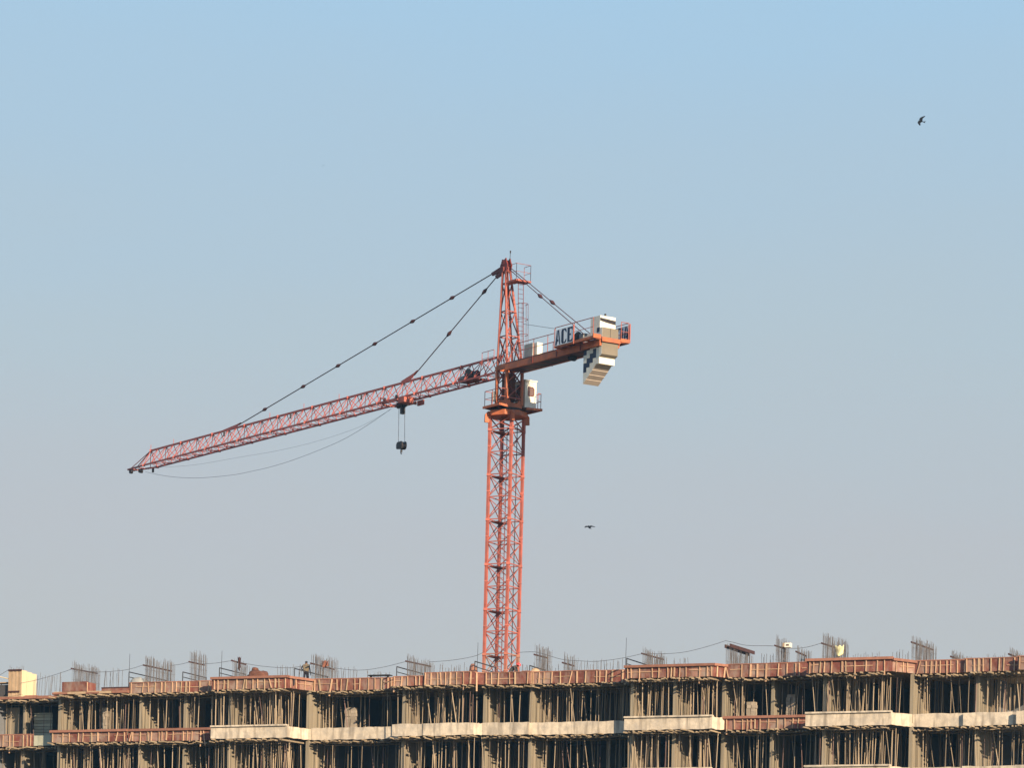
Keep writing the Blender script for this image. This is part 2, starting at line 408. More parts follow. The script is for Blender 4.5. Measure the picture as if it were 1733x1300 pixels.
# shear walls and columns: front corner in the picture, length inward
WALLS = [(237, 2.6), (312, 2.4), (388, 2.4), (520, 3.2), (682, 3.0), (819, 2.8), (897, 2.8), (1068, 2.4), (1140, 2.2), (1223, 2.8), (1306, 2.4), (1394, 2.6), (1541, 3.2), (1652, 2.6), (100, 2.4), (40, 2.2)]
for lev in range(8):
    zt = slab_z(lev); zb = slab_z(lev + 1) + ST if lev < 7 else 0
    for (u, L) in WALLS:
        bb = band_at(u)
        t0 = bb['t'] + .6 if u not in (520, 1541) else band['D' if u == 520 else 'K']['t'] - .1
        s = s_of(u, t0)
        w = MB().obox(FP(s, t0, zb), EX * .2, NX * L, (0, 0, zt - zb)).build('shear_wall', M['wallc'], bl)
    # inner cross walls and rear wall, with door openings
    s0, s1 = OUT[0][0], OUT[-1][0]; s = s0 + 5.2
    while s < s1:
        w_ = R.uniform(2.6, 4.2)
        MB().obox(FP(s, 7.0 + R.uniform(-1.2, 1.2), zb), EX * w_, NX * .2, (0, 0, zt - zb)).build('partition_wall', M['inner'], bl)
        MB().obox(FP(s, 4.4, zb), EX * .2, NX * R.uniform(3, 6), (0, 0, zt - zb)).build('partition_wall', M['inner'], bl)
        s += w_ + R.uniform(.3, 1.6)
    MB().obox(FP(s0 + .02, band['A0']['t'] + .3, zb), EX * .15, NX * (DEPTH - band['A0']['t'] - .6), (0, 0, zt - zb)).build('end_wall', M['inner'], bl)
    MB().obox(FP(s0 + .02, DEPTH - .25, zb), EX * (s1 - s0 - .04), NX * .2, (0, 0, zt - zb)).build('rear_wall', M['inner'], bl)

# timber deck joists under every slab edge, and pole runners
jm = []
for n in range(6):
    l = R.uniform(2.0, 3.0); w, h = R.uniform(.06, .11), R.uniform(.06, .10)
    me = MB().obox((-w / 2, 0, -h), (w, 0, 0), (0, l, 0), (0, 0, h)).build('joist', M['joist']); jm.append(me.data); bpy.data.objects.remove(me)
yaw0 = math.atan2(-NX.x, NX.y)
for lev in (0, 1, 2):
    z = slab_z(lev)
    for i in order:
        b = band[i]
        d = thing('shoring_deck', 'rough timber joists under the %s %s' % (STN[lev].replace(' edge', ''), b['where']), 'shoring deck', FP(b['s0'], b['t'], z), 'timber decks under the slabs')
        x = b['s0'] + .1
        while x < b['s1'] - .02:
            o = bpy.data.objects.new('joist', R.choice(jm)); C.objects.link(o); o.parent = d
            pos = FP(x, b['t'] - R.uniform(.05, .6), z - .065 - R.uniform(0, .15)) - Vector(d['_o'])
            o.location = pos; o.rotation_euler = (R.uniform(-.03, .03), R.uniform(-.3, .3), yaw0 + R.uniform(-.18, .18))
            x += R.uniform(.14, .36)
        for r_ in range(2):
            t = b['t'] + .25 + 1.1 * r_
            zz = z - .2 - .05 * r_
            pts = [FP(b['s0'] + .2 + (b['s1'] - b['s0'] - .4) * k / 6, t, zz - (0.05 + R.uniform(0, .03)) * math.sin(math.pi * k / 6)) for k in range(7)]
            MB().path(pts, .03, 5).build('runner_pole', M['joist'], d)

# props: a few bent pole shapes, each prop an object of its own
pm = []
for n in range(8):
    m = MB(); k = 5; bx, by = R.uniform(-.02, .02), R.uniform(-.02, .02); r0 = R.uniform(.021, .031)
    pts = [Vector((bx * math.sin(math.pi * j / k), by * math.sin(math.pi * j / k), j / k)) for j in range(k + 1)]
    for j in range(k): m.tube(pts[j], pts[j + 1], r0 * (1 - .05 * j), 6, r0 * (1 - .05 * (j + 1)))
    o = m.build('shoring_prop', M['steelprop'] if n == 3 else M['prop']); pm.append(o.data); bpy.data.objects.remove(o)
ORD = 'first second third fourth fifth sixth seventh eighth ninth tenth eleventh twelfth thirteenth fourteenth fifteenth sixteenth seventeenth eighteenth nineteenth twentieth'.split()
ORD += ['twenty-' + w for w in ORD[:9]] + ['thirtieth'] + ['thirty-' + w for w in ORD[:9]]
def prop(s, t, lev, label, lean=(0, 0), group=''):
    zb, zt = slab_z(lev + 1) + ST, slab_z(lev) - .12
    o = bpy.data.objects.new('shoring_prop', R.choice(pm)); C.objects.link(o)
    p, q = FP(s, t, zb), FP(s + lean[0], t + lean[1], zt); d = q - p
    sc = R.uniform(.8, 1.3)
    rot = Matrix.Rotation(R.uniform(0, 6.28), 4, 'Z')
    o.matrix_world = Matrix.Translation(p) @ d.to_track_quat('Z', 'Y').to_matrix().to_4x4() @ rot @ Matrix.Diagonal((sc, sc, d.length, 1))
    o['label'] = label; o['category'] = 'prop'; o['group'] = group
    return o
DENS = {'A0': .75, 'A1': .36, 'B': .55, 'C': .30, 'D': .68, 'E': .42, 'F': .38, 'G': .48, 'N': .46, 'H': .30, 'I': .52, 'J': .30, 'K': .50, 'L': .42, 'Z': .4}
rear = [MB(), MB(), MB()]
for lev in (0, 1):
    for i in order:
        b = band[i]; cnt = 0
        x = b['s0'] + .15
        while x < b['s1']:
            l = (R.uniform(-.06, .06), R.uniform(-.1, .1))
            if R.random() < .22: l = (-R.uniform(.15, .55), R.uniform(-.1, .1))
            prop(x, b['t'] + R.choice((R.uniform(.25, .5), R.uniform(.5, 1.3), R.uniform(.5, 1.3))), lev, '%s front prop from left, %s storey, %s' % (ORD[cnt], ['upper', 'lower'][lev], b['where']), l, 'front row props of the %s storey' % ['upper', 'lower'][lev]); cnt += 1
            if R.random() < .25: x += R.uniform(.1, .18)
            else: x += DENS[i] * R.uniform(.5, 1.5)
for lev in (0, 1, 2):
    for i in order:
        b = band[i]
        for row in range(4 if lev < 2 else 2):
            x = b['s0'] + R.uniform(.1, .5)
            while x < b['s1']:
                zb, zt = slab_z(lev + 1) + ST, slab_z(lev) - .12
                t = b['t'] + 1.1 + row * .85 + R.uniform(-.2, .2)
                uu = u_of(x, t)
                if any(w[0] - 3 < uu < w[0] + 26 for w in WALLS) and R.random() < .75: x += .2; continue
                rear[lev].tube(FP(x, t, zb), FP(x + R.uniform(-.15, .15), t + R.uniform(-.1, .1), zt), R.uniform(.018, .029), 5)
                x += R.choice((.13, DENS[i] * R.uniform(.8, 2.8))) if i in ('C', 'H', 'J', 'A1') else R.choice((.15, DENS[i] * R.uniform(2.0, 6.0)))
for lev in (0, 1, 2):
    o = rear[lev].build('rear_shoring_props', M['prop']); o['kind'] = 'stuff'; o['category'] = 'props'
    o['label'] = 'crowd of timber props deeper inside the %s storey' % ['upper', 'lower', 'lowest'][lev]

# ------------------------------------------------------------------ roof: bar cages, guard rails, rope, people, clutter
ZR = ZS + ST
def rebar_wall(u0, u1, vtop, vband, label, kind=1, bandw=.12, step=.095, t_in=.7, rnd=.3, slope=1):
    b = band_at((u0 + u1) / 2); t0 = b['t'] + t_in; s = s_of(u0, t0); y0 = y_of(u0, t0)
    # length inward so that it ends at u1
    L = .4
    while L < 6 and u_of(s, t0 + L) < u1: L += .05
    z1 = zv(u0, vtop, y0); base = FP(s, t0, ZR)
    c = thing('rebar_cage', label, 'rebar', base, 'bar cages standing on the roof')
    m = MB(); n = max(3, int(L / step))
    for k in range(n + 1):
        for row in (0, .22):
            tt = t0 + L * k / n + R.uniform(-.05, .05); ss = s + row + R.uniform(-.03, .03)
            for twice in range(2 if R.random() < .35 else 1):
                zt = z1 - R.uniform(0, rnd) - (.18 if row else 0) - (R.uniform(0, .35) if .35 < k / n < .65 else 0)
                m.tube(FP(ss, tt, ZR - .1), FP(ss + R.uniform(-.05, .05), tt + R.uniform(-.06, .06), zt), .008, 4)
                tt += .05
    zz = ZR + .3
    while kind and zz < z1 - .6:
        m.bar(FP(s - .02, t0, zz), FP(s - .02, t0 + L, zz), .012); m.bar(FP(s + .24, t0, zz), FP(s + .24, t0 + L, zz), .012); zz += .55
    o = m.build('vertical_bars', M['rebar'], c); o['kind'] = 'stuff'
    if vband:
        zb = zv(u0, vband, y0)
        for row in ((-.05,) if bandw < .15 else (-.05, .27)):
            MB().bar(FP(s + row, t0 - .1, zb + R.uniform(-.03, .03)), FP(s + row, t0 + L + .12, zb + R.uniform(-.06, .06)), .05, bandw).build('tie_board', M['tie'], c)
    return s, t0, L
CAGES = [
 (122, 163, 1117, 1133, 'rusty bar cage with dark tie board behind the plain red box'),
 (244, 289, 1107, 1126, 'wide bar cage with dark tie boards, second cage from left'),
 (321, 344, 1098, 1121, 'tall narrow bar cage left of the brown bundle'),
 (393, 414, 1115, 1119, 'low bar cage with dark rag hanging, beside the brown bundle'),
 (527, 565, 1103, 1124, 'bar cage hung with orange cloth right of the standing worker'),
 (688, 728, 1106, 1119, 'bar cage with red brown tie boards left of the crane mast'),
 (905, 926, 1088, 1108, 'tall grey bar cage first to the right of the crane mast'),
 (953, 971, 1103, 1123, 'narrow bar cage second to the right of the crane mast'),
 (1087, 1122, 1093, 1107, 'bar cage just right of the tall thin pole'),
 (1228, 1267, 1088, 1094, 'low bar cage with two thick dark red tie boards'),
 (1312, 1329, 1074, 1094, 'dense grey bar cage beside the pale box'),
 (1348, 1364, 1091, 1104, 'short narrow bar cage between pale box and yellow cloth'),
 (1391, 1429, 1068, 1089, 'tall bar cage with the yellow cloth hanging on it'),
 (1543, 1577, 1074, 1087, 'tall dense bar cage right of the yellow cloth'),
 (1610, 1650, 1098, 1112, 'row of short bars second from right picture edge'),
 (1708, 1748, 1093, 1107, 'bar cage cut by the right picture edge'),
]
cage = {}
for (u0, u1, vt, vb, lab) in CAGES:
    cage[u0] = rebar_wall(u0, u1, vt, vb, lab, bandw=.20 if u0 == 1228 else .09)
STARTERS = [(62, 104, 1138, 'thin starter bars left of the plain red box'), (176, 206, 1131, 'thin starter bars right of the plain red box'),
 (470, 512, 1125, 'thin starter bars behind the standing worker'), (572, 606, 1129, 'thin starter bars right of the orange cloth'), (622, 660, 1133, 'short starter bars beside the flat dark plank'),
 (742, 792, 1122, 'thin starter bars just left of the crane mast'), (880, 904, 1122, 'starter bars between crane mast and first cage'), (932, 952, 1122, 'starter bars between the first and second cage right of the mast'),
 (980, 1054, 1116, 'long row of starter bars left of the tall thin pole'), (1140, 1166, 1113, 'short starter bars right of the tall thin pole'), (1288, 1310, 1104, 'starter bars just left of the pale box'),
 (1440, 1490, 1104, 'short starter bars right of the yellow cloth'), (1512, 1540, 1099, 'starter bars at the projecting corner right of the yellow cloth'), (1662, 1700, 1105, 'short starter bars between the two rightmost cages')]
for (u0, u1, vt, lab) in STARTERS:
    b = band_at((u0 + u1) / 2); t0 = b['t'] + 1.6; y0 = y_of((u0 + u1) / 2, t0); m = MB()
    s0, s1 = s_of(u0, t0), s_of(u1, t0); zt = zv((u0 + u1) / 2, vt, y0)
    s = s0
    while s < s1:
        m.tube(FP(s, t0 + R.uniform(-.2, .2), ZR - .08), FP(s + R.uniform(-.06, .06), t0 + R.uniform(-.2, .2), zt - R.uniform(0, .35)), .0115, 4)
        s += R.uniform(.06, .2)
    st = thing('starter_bars', lab, 'rebar', FP(s0, t0, ZR), 'rows of thin starter bars on the roof')
    o = m.build('thin_bars', M['rebar'], st); o['kind'] = 'stuff'

def guard(u0, u1, v0, label, two=True, t_in=.35):
    b = band_at(u0); t0 = b['t'] + t_in; s = s_of(u0, t0); y0 = y_of(u0, t0); z = zv(u0, v0, y0)
    L = .5
    while L < 6 and u_of(s, t0 + L) < u1: L += .05
    gq = thing('guard_rail', label, 'guard rail', FP(s, t0, ZR), 'dark pipe guard rails on the roof')
    MB().tube(FP(s, t0, z), FP(s, t0 + L, z - .05), .035, 6).build('top_pipe', M['pipe'], gq)
    if two: MB().tube(FP(s, t0 + .1, z - .32), FP(s, t0 + L, z - .37), .028, 6).build('middle_pipe', M['pipe'], gq)
    for tt in (0, L):
        MB().tube(FP(s, t0 + tt, ZR - .02), FP(s, t0 + tt, z), .035, 6).build('post', M['pipe'], gq)
guard(218, 282, 1138, 'dark guard rail left of the second bar cage'); guard(309, 348, 1138, 'dark guard rail under the tall narrow bar cage')
guard(371, 415, 1131, 'dark guard rail left of the brown bundle'); guard(498, 553, 1132, 'dark guard rail behind the standing worker', False)
guard(671, 715, 1129, 'dark guard rail left of the mast under a bar cage'); guard(803, 838, 1120, 'dark double guard rail at the foot of the crane mast')
guard(896, 921, 1127, 'dark plank rail at the foot of the first cage right of the mast', False); guard(1060, 1098, 1115, 'dark guard rail at the foot of the tall thin pole')
guard(1480, 1505, 1112, 'low guard rail right of the yellow cloth', False)

def pole(u, v0, label, t_in=.4):
    b = band_at(u); t = b['t'] + t_in; s = s_of(u, t); y = y_of(u, t)
    solo(MB().tube(FP(s, t, ZR), FP(s + .02, t, zv(u, v0, y)), .02, 5, .012), 'thin_pole', M['pipe'], label, 'pole', FP(s, t, ZR))
pole(1058, 1080, 'tall thin pole left of the projecting bay right of the mast'); pole(218, 1107, 'thin upright pole at the second red shuttering run'); pole(807, 1088, 'thin upright pole just left of the crane mast')
pole(374, 1102, 'thin upright pole at the left guard rail of the brown bundle')

def line_pts(uv, t_in):
    pts = []
    for (u, v) in uv:
        b = band_at(u); t = t_in; y = y_of(u, t, v); pts.append(at_y(u, v, y))
    return pts
def smooth(uv):
    res = []
    for k in range(len(uv) - 1):
        p0 = uv[max(0, k - 1)]; p1 = uv[k]; p2 = uv[k + 1]; p3 = uv[min(len(uv) - 1, k + 2)]
        for j in range(4):
            x = j / 4
            res.append(tuple(.5 * (2 * p1[c] + (p2[c] - p0[c]) * x + (2 * p0[c] - 5 * p1[c] + 4 * p2[c] - p3[c]) * x * x + (3 * p1[c] - p0[c] - 3 * p2[c] + p3[c]) * x ** 3) for c in (0, 1)))
    return res + [uv[-1]]
for uv, lab in [
  ([(-30, 1160), (0, 1143), (15, 1134)], 'rope running to the shuttered column at the left picture edge'),
  ([(35, 1157), (60, 1152), (92, 1143), (122, 1133)], 'rope from the cream plywood shutter to the leftmost bar cage'),
  ([(122, 1133), (163, 1138), (200, 1136), (220, 1133), (243, 1126)], 'rope sagging between the two leftmost bar cages'),
  ([(288, 1127), (305, 1125), (321, 1121)], 'short rope between second and third bar cage from left'),
  ([(343, 1124), (365, 1123), (393, 1119), (407, 1122), (442, 1128), (483, 1131), (507, 1129), (527, 1125)], 'rope passing above the brown bundle to the standing worker'),
  ([(565, 1131), (604, 1135), (643, 1131), (688, 1120)], 'rope sagging between orange cloth cage and the cage left of the mast'),
  ([(727, 1121), (765, 1118), (800, 1112), (818, 1105)], 'rope rising to the left side of the crane mast'),
  ([(877, 1105), (905, 1104), (928, 1110), (953, 1117), (980, 1119), (1010, 1120), (1050, 1115), (1087, 1107)], 'rope sagging right of the crane mast'),
  ([(1087, 1107), (1125, 1107), (1160, 1104), (1200, 1094), (1228, 1085)], 'rope rising to the cage with thick dark red boards'),
  ([(1228, 1085), (1242, 1088), (1265, 1093), (1311, 1094), (1340, 1098), (1365, 1096), (1391, 1089)], 'rope sagging between thick board cage and yellow cloth cage')]:
    pts = line_pts(smooth(uv), 1.2)
    solo(MB().path(pts, .015, 5), 'safety_rope', M['rope'], lab, 'rope', pts[0], 'ropes strung along the roof')

# plain red box, small red board, cream shuttered column, dark sheet, bundle, boxes, cloths
def fbox(u0, u1, vt, vb, t, dep, name, m, label, cat):
    s0, s1 = s_of(u0, t), s_of(u1, t); y = y_of((u0 + u1) / 2, t); zb, zt = zv(u0, vb, y), zv((u0 + u1) / 2, vt, y)
    return s0, s1, zb, zt
tA = band['A1']['t']
s0, s1, zb, zt = fbox(105, 149, 1154.5, 1174, tA + .1, .5, '', None, '', '')
rb = thing('shutter_box', 'plain red plywood shutter box on the left roof', 'shutter box', FP(s0, tA + .1, ZR))
MB().obox(FP(s0, tA + .1, ZR), EX * (s1 - s0), NX * .03, (0, 0, zt - ZR)).build('front_panel', M['red'], rb)
MB().obox(FP(s1 - .031, tA + .131, ZR), EX * .03, NX * .9, (0, 0, zt - ZR - .05)).build('side_panel', M['red'], rb)
MB().obox(FP(s0, tA + .131, ZR), EX * .03, NX * .9, (0, 0, zt - ZR - .05)).build('side_panel', M['red'], rb)
MB().obox(FP(s0 + .031, tA + .95, ZR), EX * (s1 - s0 - .064), NX * .03, (0, 0, zt - ZR - .05)).build('rear_panel', M['red'], rb)
MB().obox(FP(s1 - .06, tA + .05, ZR - .05), EX * .05, NX * .05, (0, 0, zt - ZR)).build('corner_batten', M['batten'], rb)
s0, s1, zb, zt = fbox(172, 219, 1164, 1173, tA + .1, .5, '', None, '', '')
lr = thing('low_red_shutter', 'low red shutter board between the plain red box and the first long shuttering', 'shutter board', FP(s0, tA + .1, ZR))
MB().obox(FP(s0, tA + .1, ZR), EX * (s1 - s0), NX * .03, (0, 0, zt - ZR)).build('panel', M['red'], lr)
MB().obox(FP(s0, tA + .07, zt - .05), EX * (s1 - s0), NX * .028, (0, 0, .07)).build('top_rail', M['tie'], lr)
# cream shuttered column at far left
tC = band['A0']['t'] + .5
s0 = s_of(14, tC); s1 = s_of(36, tC); y = y_of(25, tC); zt = zv(25, 1133, y)
cs = thing('column_shutter', 'sunlit cream plywood column shutter with upright bars at the left picture edge', 'column shutter', FP(s0, tC, ZR))
n = 7
for k in range(n):
    MB().obox(FP(s0 + (s1 - s0) * k / n, tC + .02 * (k % 2), ZR), EX * ((s1 - s0) / n - .015), NX * .05, (0, 0, zt - ZR - R.uniform(0, .05))).build('front_board', M['ply'], cs)
MB().obox(FP(s0 - .02, tC - .06, zt - .12), EX * (s1 - s0 + .04), NX * .055, (0, 0, .1)).build('top_clamp', M['tie'], cs)
MB().obox(FP(s0 - .02, tC - .06, ZR + .32), EX * (s1 - s0 - .1), NX * .055, (0, 0, .1)).build('bottom_clamp', M['tie'], cs)
for k in range(3): MB().obox(FP(s1 + .002 + .012 * (k % 2), tC + .585 * k, ZR), EX * .04, NX * .57, (0, 0, zt - ZR - .08 - .05 * k)).build('side_panel', M['creamply'], cs)
MB().obox(FP(s0, tC + 1.7, ZR), EX * (s1 - s0), NX * .05, (0, 0, zt - ZR - .15)).build('rear_panel', M['creamply'], cs)
m = MB()
for k in range(9): m.tube(FP(s0 + (s1 - s0) * k / 8, tC + .2, zt - .5), FP(s0 + (s1 - s0) * k / 8 + R.uniform(-.03, .03), tC + .2, zt + R.uniform(.03, .3)), .012, 4)
o = m.build('bar_tips', M['rebar'], cs); o['kind'] = 'stuff'
s0 = s_of(-12, tC); s1 = s_of(13, tC); y = y_of(2, tC)
dk = thing('dark_sheet_shelter', 'dark sheet shelter with pale top poles at the left picture edge', 'shelter', FP(s0, tC, ZR))
MB().obox(FP(s0, tC + .3, ZR), EX * (s1 - s0), NX * .05, (0, 0, zv(2, 1159, y) - ZR)).build('sheet', M['greycloth'], dk)
MB().obox(FP(s0, tC + .2, zv(2, 1156, y)), EX * (s1 - s0), NX * .8, (0, 0, .06)).build('top_board', M['ply'], dk)
MB().tube(FP(s0, tC + .1, zv(0, 1143, y)), FP(s1, tC + .1, zv(10, 1150, y)), .04, 6).build('slanted_pole', M['creamply'], dk)
for ss in (s0 + .05, s1 - .1): MB().tube(FP(ss, tC + .9, ZR), FP(ss, tC + .9, zv(2, 1156, y)), .04, 6).build('post', M['prop'], dk)
# sheets and pale walls seen in the open left bay
sA = band['A0']
zb = slab_z(1) + ST
for (u0, u1, v0, m_, lab) in [(6, 33, 1199, 'wallc', 'tall pale board panel leaning in the far left open bay'), (33, 56, 1212, 'greycloth', 'dark hanging sheet in the far left open bay'), (57, 88, 1207, 'greensheet', 'grey green slatted screen in the far left open bay')]:
    t = sA['t'] + 1.3; s0, s1 = s_of(u0, t, 1220), s_of(u1, t, 1220); y = y_of(u0, t, 1220); zt = zv(u0, v0, y)
    sc_ = thing('screen', lab, 'screen', FP(s0, t, zb)); z = zb + .01; k = 0
    hh = .2 if m_ == 'greensheet' else (zt - zb)
    if hh < 1:
        while z < zt - .05:
            MB().obox(FP(s0, t + .03 * (k % 2), z), EX * (s1 - s0), NX * .03, (0, 0, min(hh, zt - z) - .025)).build('slat', M[m_], sc_); z += hh; k += 1
    else:
        w = (s1 - s0) / 3
        for k in range(3): MB().obox(FP(s0 + w * k, t + .02 * (k % 2), z), EX * (w - .01), NX * .03, (0, 0, hh)).build('board', M[m_], sc_)
MB().obox(FP(sA['s0'], 6.8, zb), EX * (sA['s1'] - sA['s0'] - 1.2), NX * .2, (0, 0, SH - ST)).build('partition_wall', M['inner'], bl)

def lump(name, m_, label, cat, u0, u1, vt, t, dep, zb):
    s0, s1 = s_of(u0, t), s_of(u1, t); y = y_of((u0 + u1) / 2, t); zt = zv((u0 + u1) / 2, vt, y)
    cen = FP((s0 + s1) / 2, t + dep / 2, zb); m = MB(); nu, nv = 14, 7
    vs = []
    for j in range(nv + 1):
        a = math.pi / 2 * j / nv
        for k in range(nu):
            th = 2 * math.pi * k / nu; q = R.uniform(.93, 1.06)
            ce = abs(math.cos(th)) ** .5 * (1 if math.cos(th) > 0 else -1); se = abs(math.sin(th)) ** .5 * (1 if math.sin(th) > 0 else -1)
            rr = math.cos(a) ** .45
            vs.append(cen + EX * ((s1 - s0) / 2 * ce * rr * q) + NX * (dep / 2 * se * rr * q) + Vector((0, 0, (zt - zb) * math.sin(a) ** .8 * q)))
    fs = [(j * nu + k, j * nu + (k + 1) % nu, (j + 1) * nu + (k + 1) % nu, (j + 1) * nu + k) for j in range(nv) for k in range(nu)] + [tuple(range(nu))[::-1]]
    m.add(vs, fs); return solo(m, name, M[m_], label, cat, cen, smooth=True)
bC = band['C']
lump('rolled_bundle', 'bundle', 'brown rolled bundle lying on the roof behind the shuttering', 'bundle', 414, 447, 1134.5, bC['t'] + .5, 1.0, ZR)
lump('cloth_heap', 'bundle', 'small rough heap on top of the brown bundle', 'heap', 424, 432, 1129.5, bC['t'] + .75, .5, zv(430, 1135.5, y_of(430, bC['t'] + .9)))
lump('tarp_heap', 'grey', 'grey heap under the guard rail of the second cage', 'heap', 216, 240, 1146, band['B']['t'] + .6, 1.2, ZR)
lump('red_box_heap', 'rail', 'rust coloured crate shaped heap just left of the mast foot', 'heap', 791, 801, 1124, band['F']['t'] + .8, .8, ZR)
lump('sack_heap', 'ply', 'tan sack heap at the foot of the first cage right of the mast', 'heap', 894, 908, 1131, band['N']['t'] + .3, .8, ZR)
# pale box hanging beside dense cage
def hang_cloth(name, m_, label, cat, u0, u1, v0, v1, t, folds=5, point=.35):
    y = y_of((u0 + u1) / 2, t); s0, s1 = s_of(u0, t), s_of(u1, t); za, zb_ = zv((u0 + u1) / 2, v0, y), zv((u0 + u1) / 2, v1, y)
    m = MB(); nu, nv = 9, 6; vs = []
    for side in (0, .035):
        for j in range(nv + 1):
            f = j / nv; wd = (1 - point * f * f)
            for k in range(nu + 1):
                e = k / nu; x = .5 + (e - .5) * wd
                fold = .07 * math.sin(e * folds * 2.1 + j * .5) * (.4 + f)
                zz = za + (zb_ - za) * f * (1 - .22 * abs(e - .45) * 2 * f) - .1 * math.sin(math.pi * e * 2) ** 2 * (1 - f)
                vs.append(FP(s0 + (s1 - s0) * x, t + fold + side, zz))
    w = nu + 1; N_ = w * (nv + 1)
    fs = []
    for j in range(nv):
        for k in range(nu):
            a = j * w + k; fs += [(a, a + w, a + w + 1, a + 1), (a + N_, a + 1 + N_, a + w + 1 + N_, a + w + N_)]
    ring = [k for k in range(w)] + [j * w + nu for j in range(1, nv + 1)] + [nv * w + k for k in range(nu - 1, -1, -1)] + [j * w for j in range(nv - 1, 0, -1)]
    for a, b in zip(ring, ring[1:] + ring[:1]): fs.append((a, b, b + N_, a + N_))
    m.add(vs, fs); return solo(m, name, M[m_], label, cat, FP(s0, t, zb_), smooth=True)
sj, tj, Lj = cage[1391]
hang_cloth('hanging_cloth', 'yellow', 'pale yellow cloth hanging on the tall right bar cage', 'cloth', 1412, 1427, 1092, 1112, tj + Lj * .5, folds=2, point=.25)
s5, t5, L5 = cage[527]
hang_cloth('hanging_cloth', 'orangecloth', 'orange brown cloth on the bar cage right of the standing worker', 'cloth', 543, 555, 1118, 1131, t5 + L5 * .35, point=.1)
s4, t4, L4 = cage[393]
hang_cloth('hanging_rag', 'tie', 'dark rag hanging from the low cage beside the brown bundle', 'rag', 401, 407, 1112, 1136, t4 + L4 * .3, point=.55)
s3, t3, L3 = cage[1312]
y = y_of(1329, t3 + .3); sB, sB1 = s_of(1323, t3 + .3), s_of(1336, t3 + .3)
bx = thing('pale_box', 'pale box clamped on the dense grey bar cage', 'box', FP(sB, t3 + .3, zv(1329, 1096, y)))  # plain pale box on a stem, no light source
z0, z1 = zv(1329, 1096, y), zv(1329, 1088.5, y)
MB().obox(FP(sB + .12, t3 + .3, z0), EX * (sB1 - sB - .12), NX * .3, (0, 0, z1 - z0)).build('housing', M['white'], bx)
MB().obox(FP(sB + .22, t3 + .285, z0 + .09), EX * (sB1 - sB - .3), NX * .014, (0, 0, .08)).build('slot', M['tie'], bx)
MB().obox(FP(sB, t3 + .32, z0 + .03), EX * .118, NX * .26, (0, 0, z1 - z0 - .03)).build('end_cap', M['ply'], bx)
MB().tube(FP(sB + .06, t3 + .4, z0 - .6), FP(sB + .06, t3 + .4, z0 + .05), .02, 6).build('stem', M['pipe'], bx)
# flat plank heap on D band
s0 = s_of(622, band['D']['t'] + .6); s1 = s_of(658, band['D']['t'] + .6); y = y_of(640, band['D']['t'] + .6)
solo(MB().obox(FP(s0, band['D']['t'] + .6, zv(640, 1144, y)), EX * (s1 - s0), NX * .5, (0, 0, .06)).obox(FP(s0 + .1, band['D']['t'] + .7, ZR), EX * .1, NX * .1, (0, 0, zv(640, 1144, y) - ZR)).obox(FP(s1 - .2, band['D']['t'] + .7, ZR), EX * .1, NX * .1, (0, 0, zv(640, 1144, y) - ZR)),
     'plank_trestle', M['pipe'], 'flat dark plank trestle behind the shuttering midway to the mast', 'plank', FP(s0, band['D']['t'] + .6, ZR))
# block stacks inside the upper storey
for (u0, u1, vt, lab) in [(583, 602, 1197, 'pale block stack behind props right of the standing worker'), (1263, 1278, 1186, 'pale block stack behind props left of the yellow cloth'), (1330, 1345, 1174, 'tall pale block stack at the projecting bay corner'), (172, 182, 1196, 'pale upright block stack in the bay under the plain red box')]:
    t = band_at(u0)['t'] + 1.0; s0, s1 = s_of(u0, t, 1200), s_of(u1, t, 1200); y = y_of(u0, t, 1200); zb = slab_z(1) + ST; zt = zv((u0 + u1) / 2, vt, y)
    bs = thing('block_stack', lab, 'block stack', FP(s0, t, zb), 'block stacks in the upper storey'); z = zb; w = (s1 - s0) / 2
    while z < zt - .1:
        for k in range(2):
            j = R.uniform(-.03, .03)
            MB().obox(FP(s0 + w * k + j + .01, t + R.uniform(0, .06), z), EX * (w - .03), NX * .35, (0, 0, .185)).build('block', M['block'], bs)
        z += .19

# ------------------------------------------------------------------ people
def skin_mesh(name, verts, edges, radii, mats, pick, root=0, sub=2):
    me = bpy.data.meshes.new(name + '_cage'); me.from_pydata(verts, edges, []); o = bpy.data.objects.new(name + '_cage', me); C.objects.link(o)
    md = o.modifiers.new('Skin', 'SKIN'); md.use_smooth_shade = True
    for k, r_ in enumerate(radii):
        sv = me.skin_vertices[0].data[k]; sv.radius = r_ if isinstance(r_, tuple) else (r_, r_); sv.use_root = (k == root)
    sb = o.modifiers.new('Sub', 'SUBSURF'); sb.levels = sub; sb.render_levels = sub
    dg = bpy.context.evaluated_depsgraph_get(); ev = o.evaluated_get(dg); m2 = bpy.data.meshes.new_from_object(ev)
    bpy.data.objects.remove(o); m2.name = name
    m2.materials.clear()
    for m in mats: m2.materials.append(m)
    for p in m2.polygons: p.material_index = pick(p.center); p.use_smooth = True
    return m2
def person(label, loc, rotz, V, Rd, Ed, mats, pick, extra=None):
    root = thing('person', label, 'person', loc); root.rotation_euler = (0, 0, rotz)
    me = skin_mesh('body', V, Ed, Rd, mats, pick); o = bpy.data.objects.new('body', me); C.objects.link(o); o.parent = root
    if extra: extra(root)
    return root
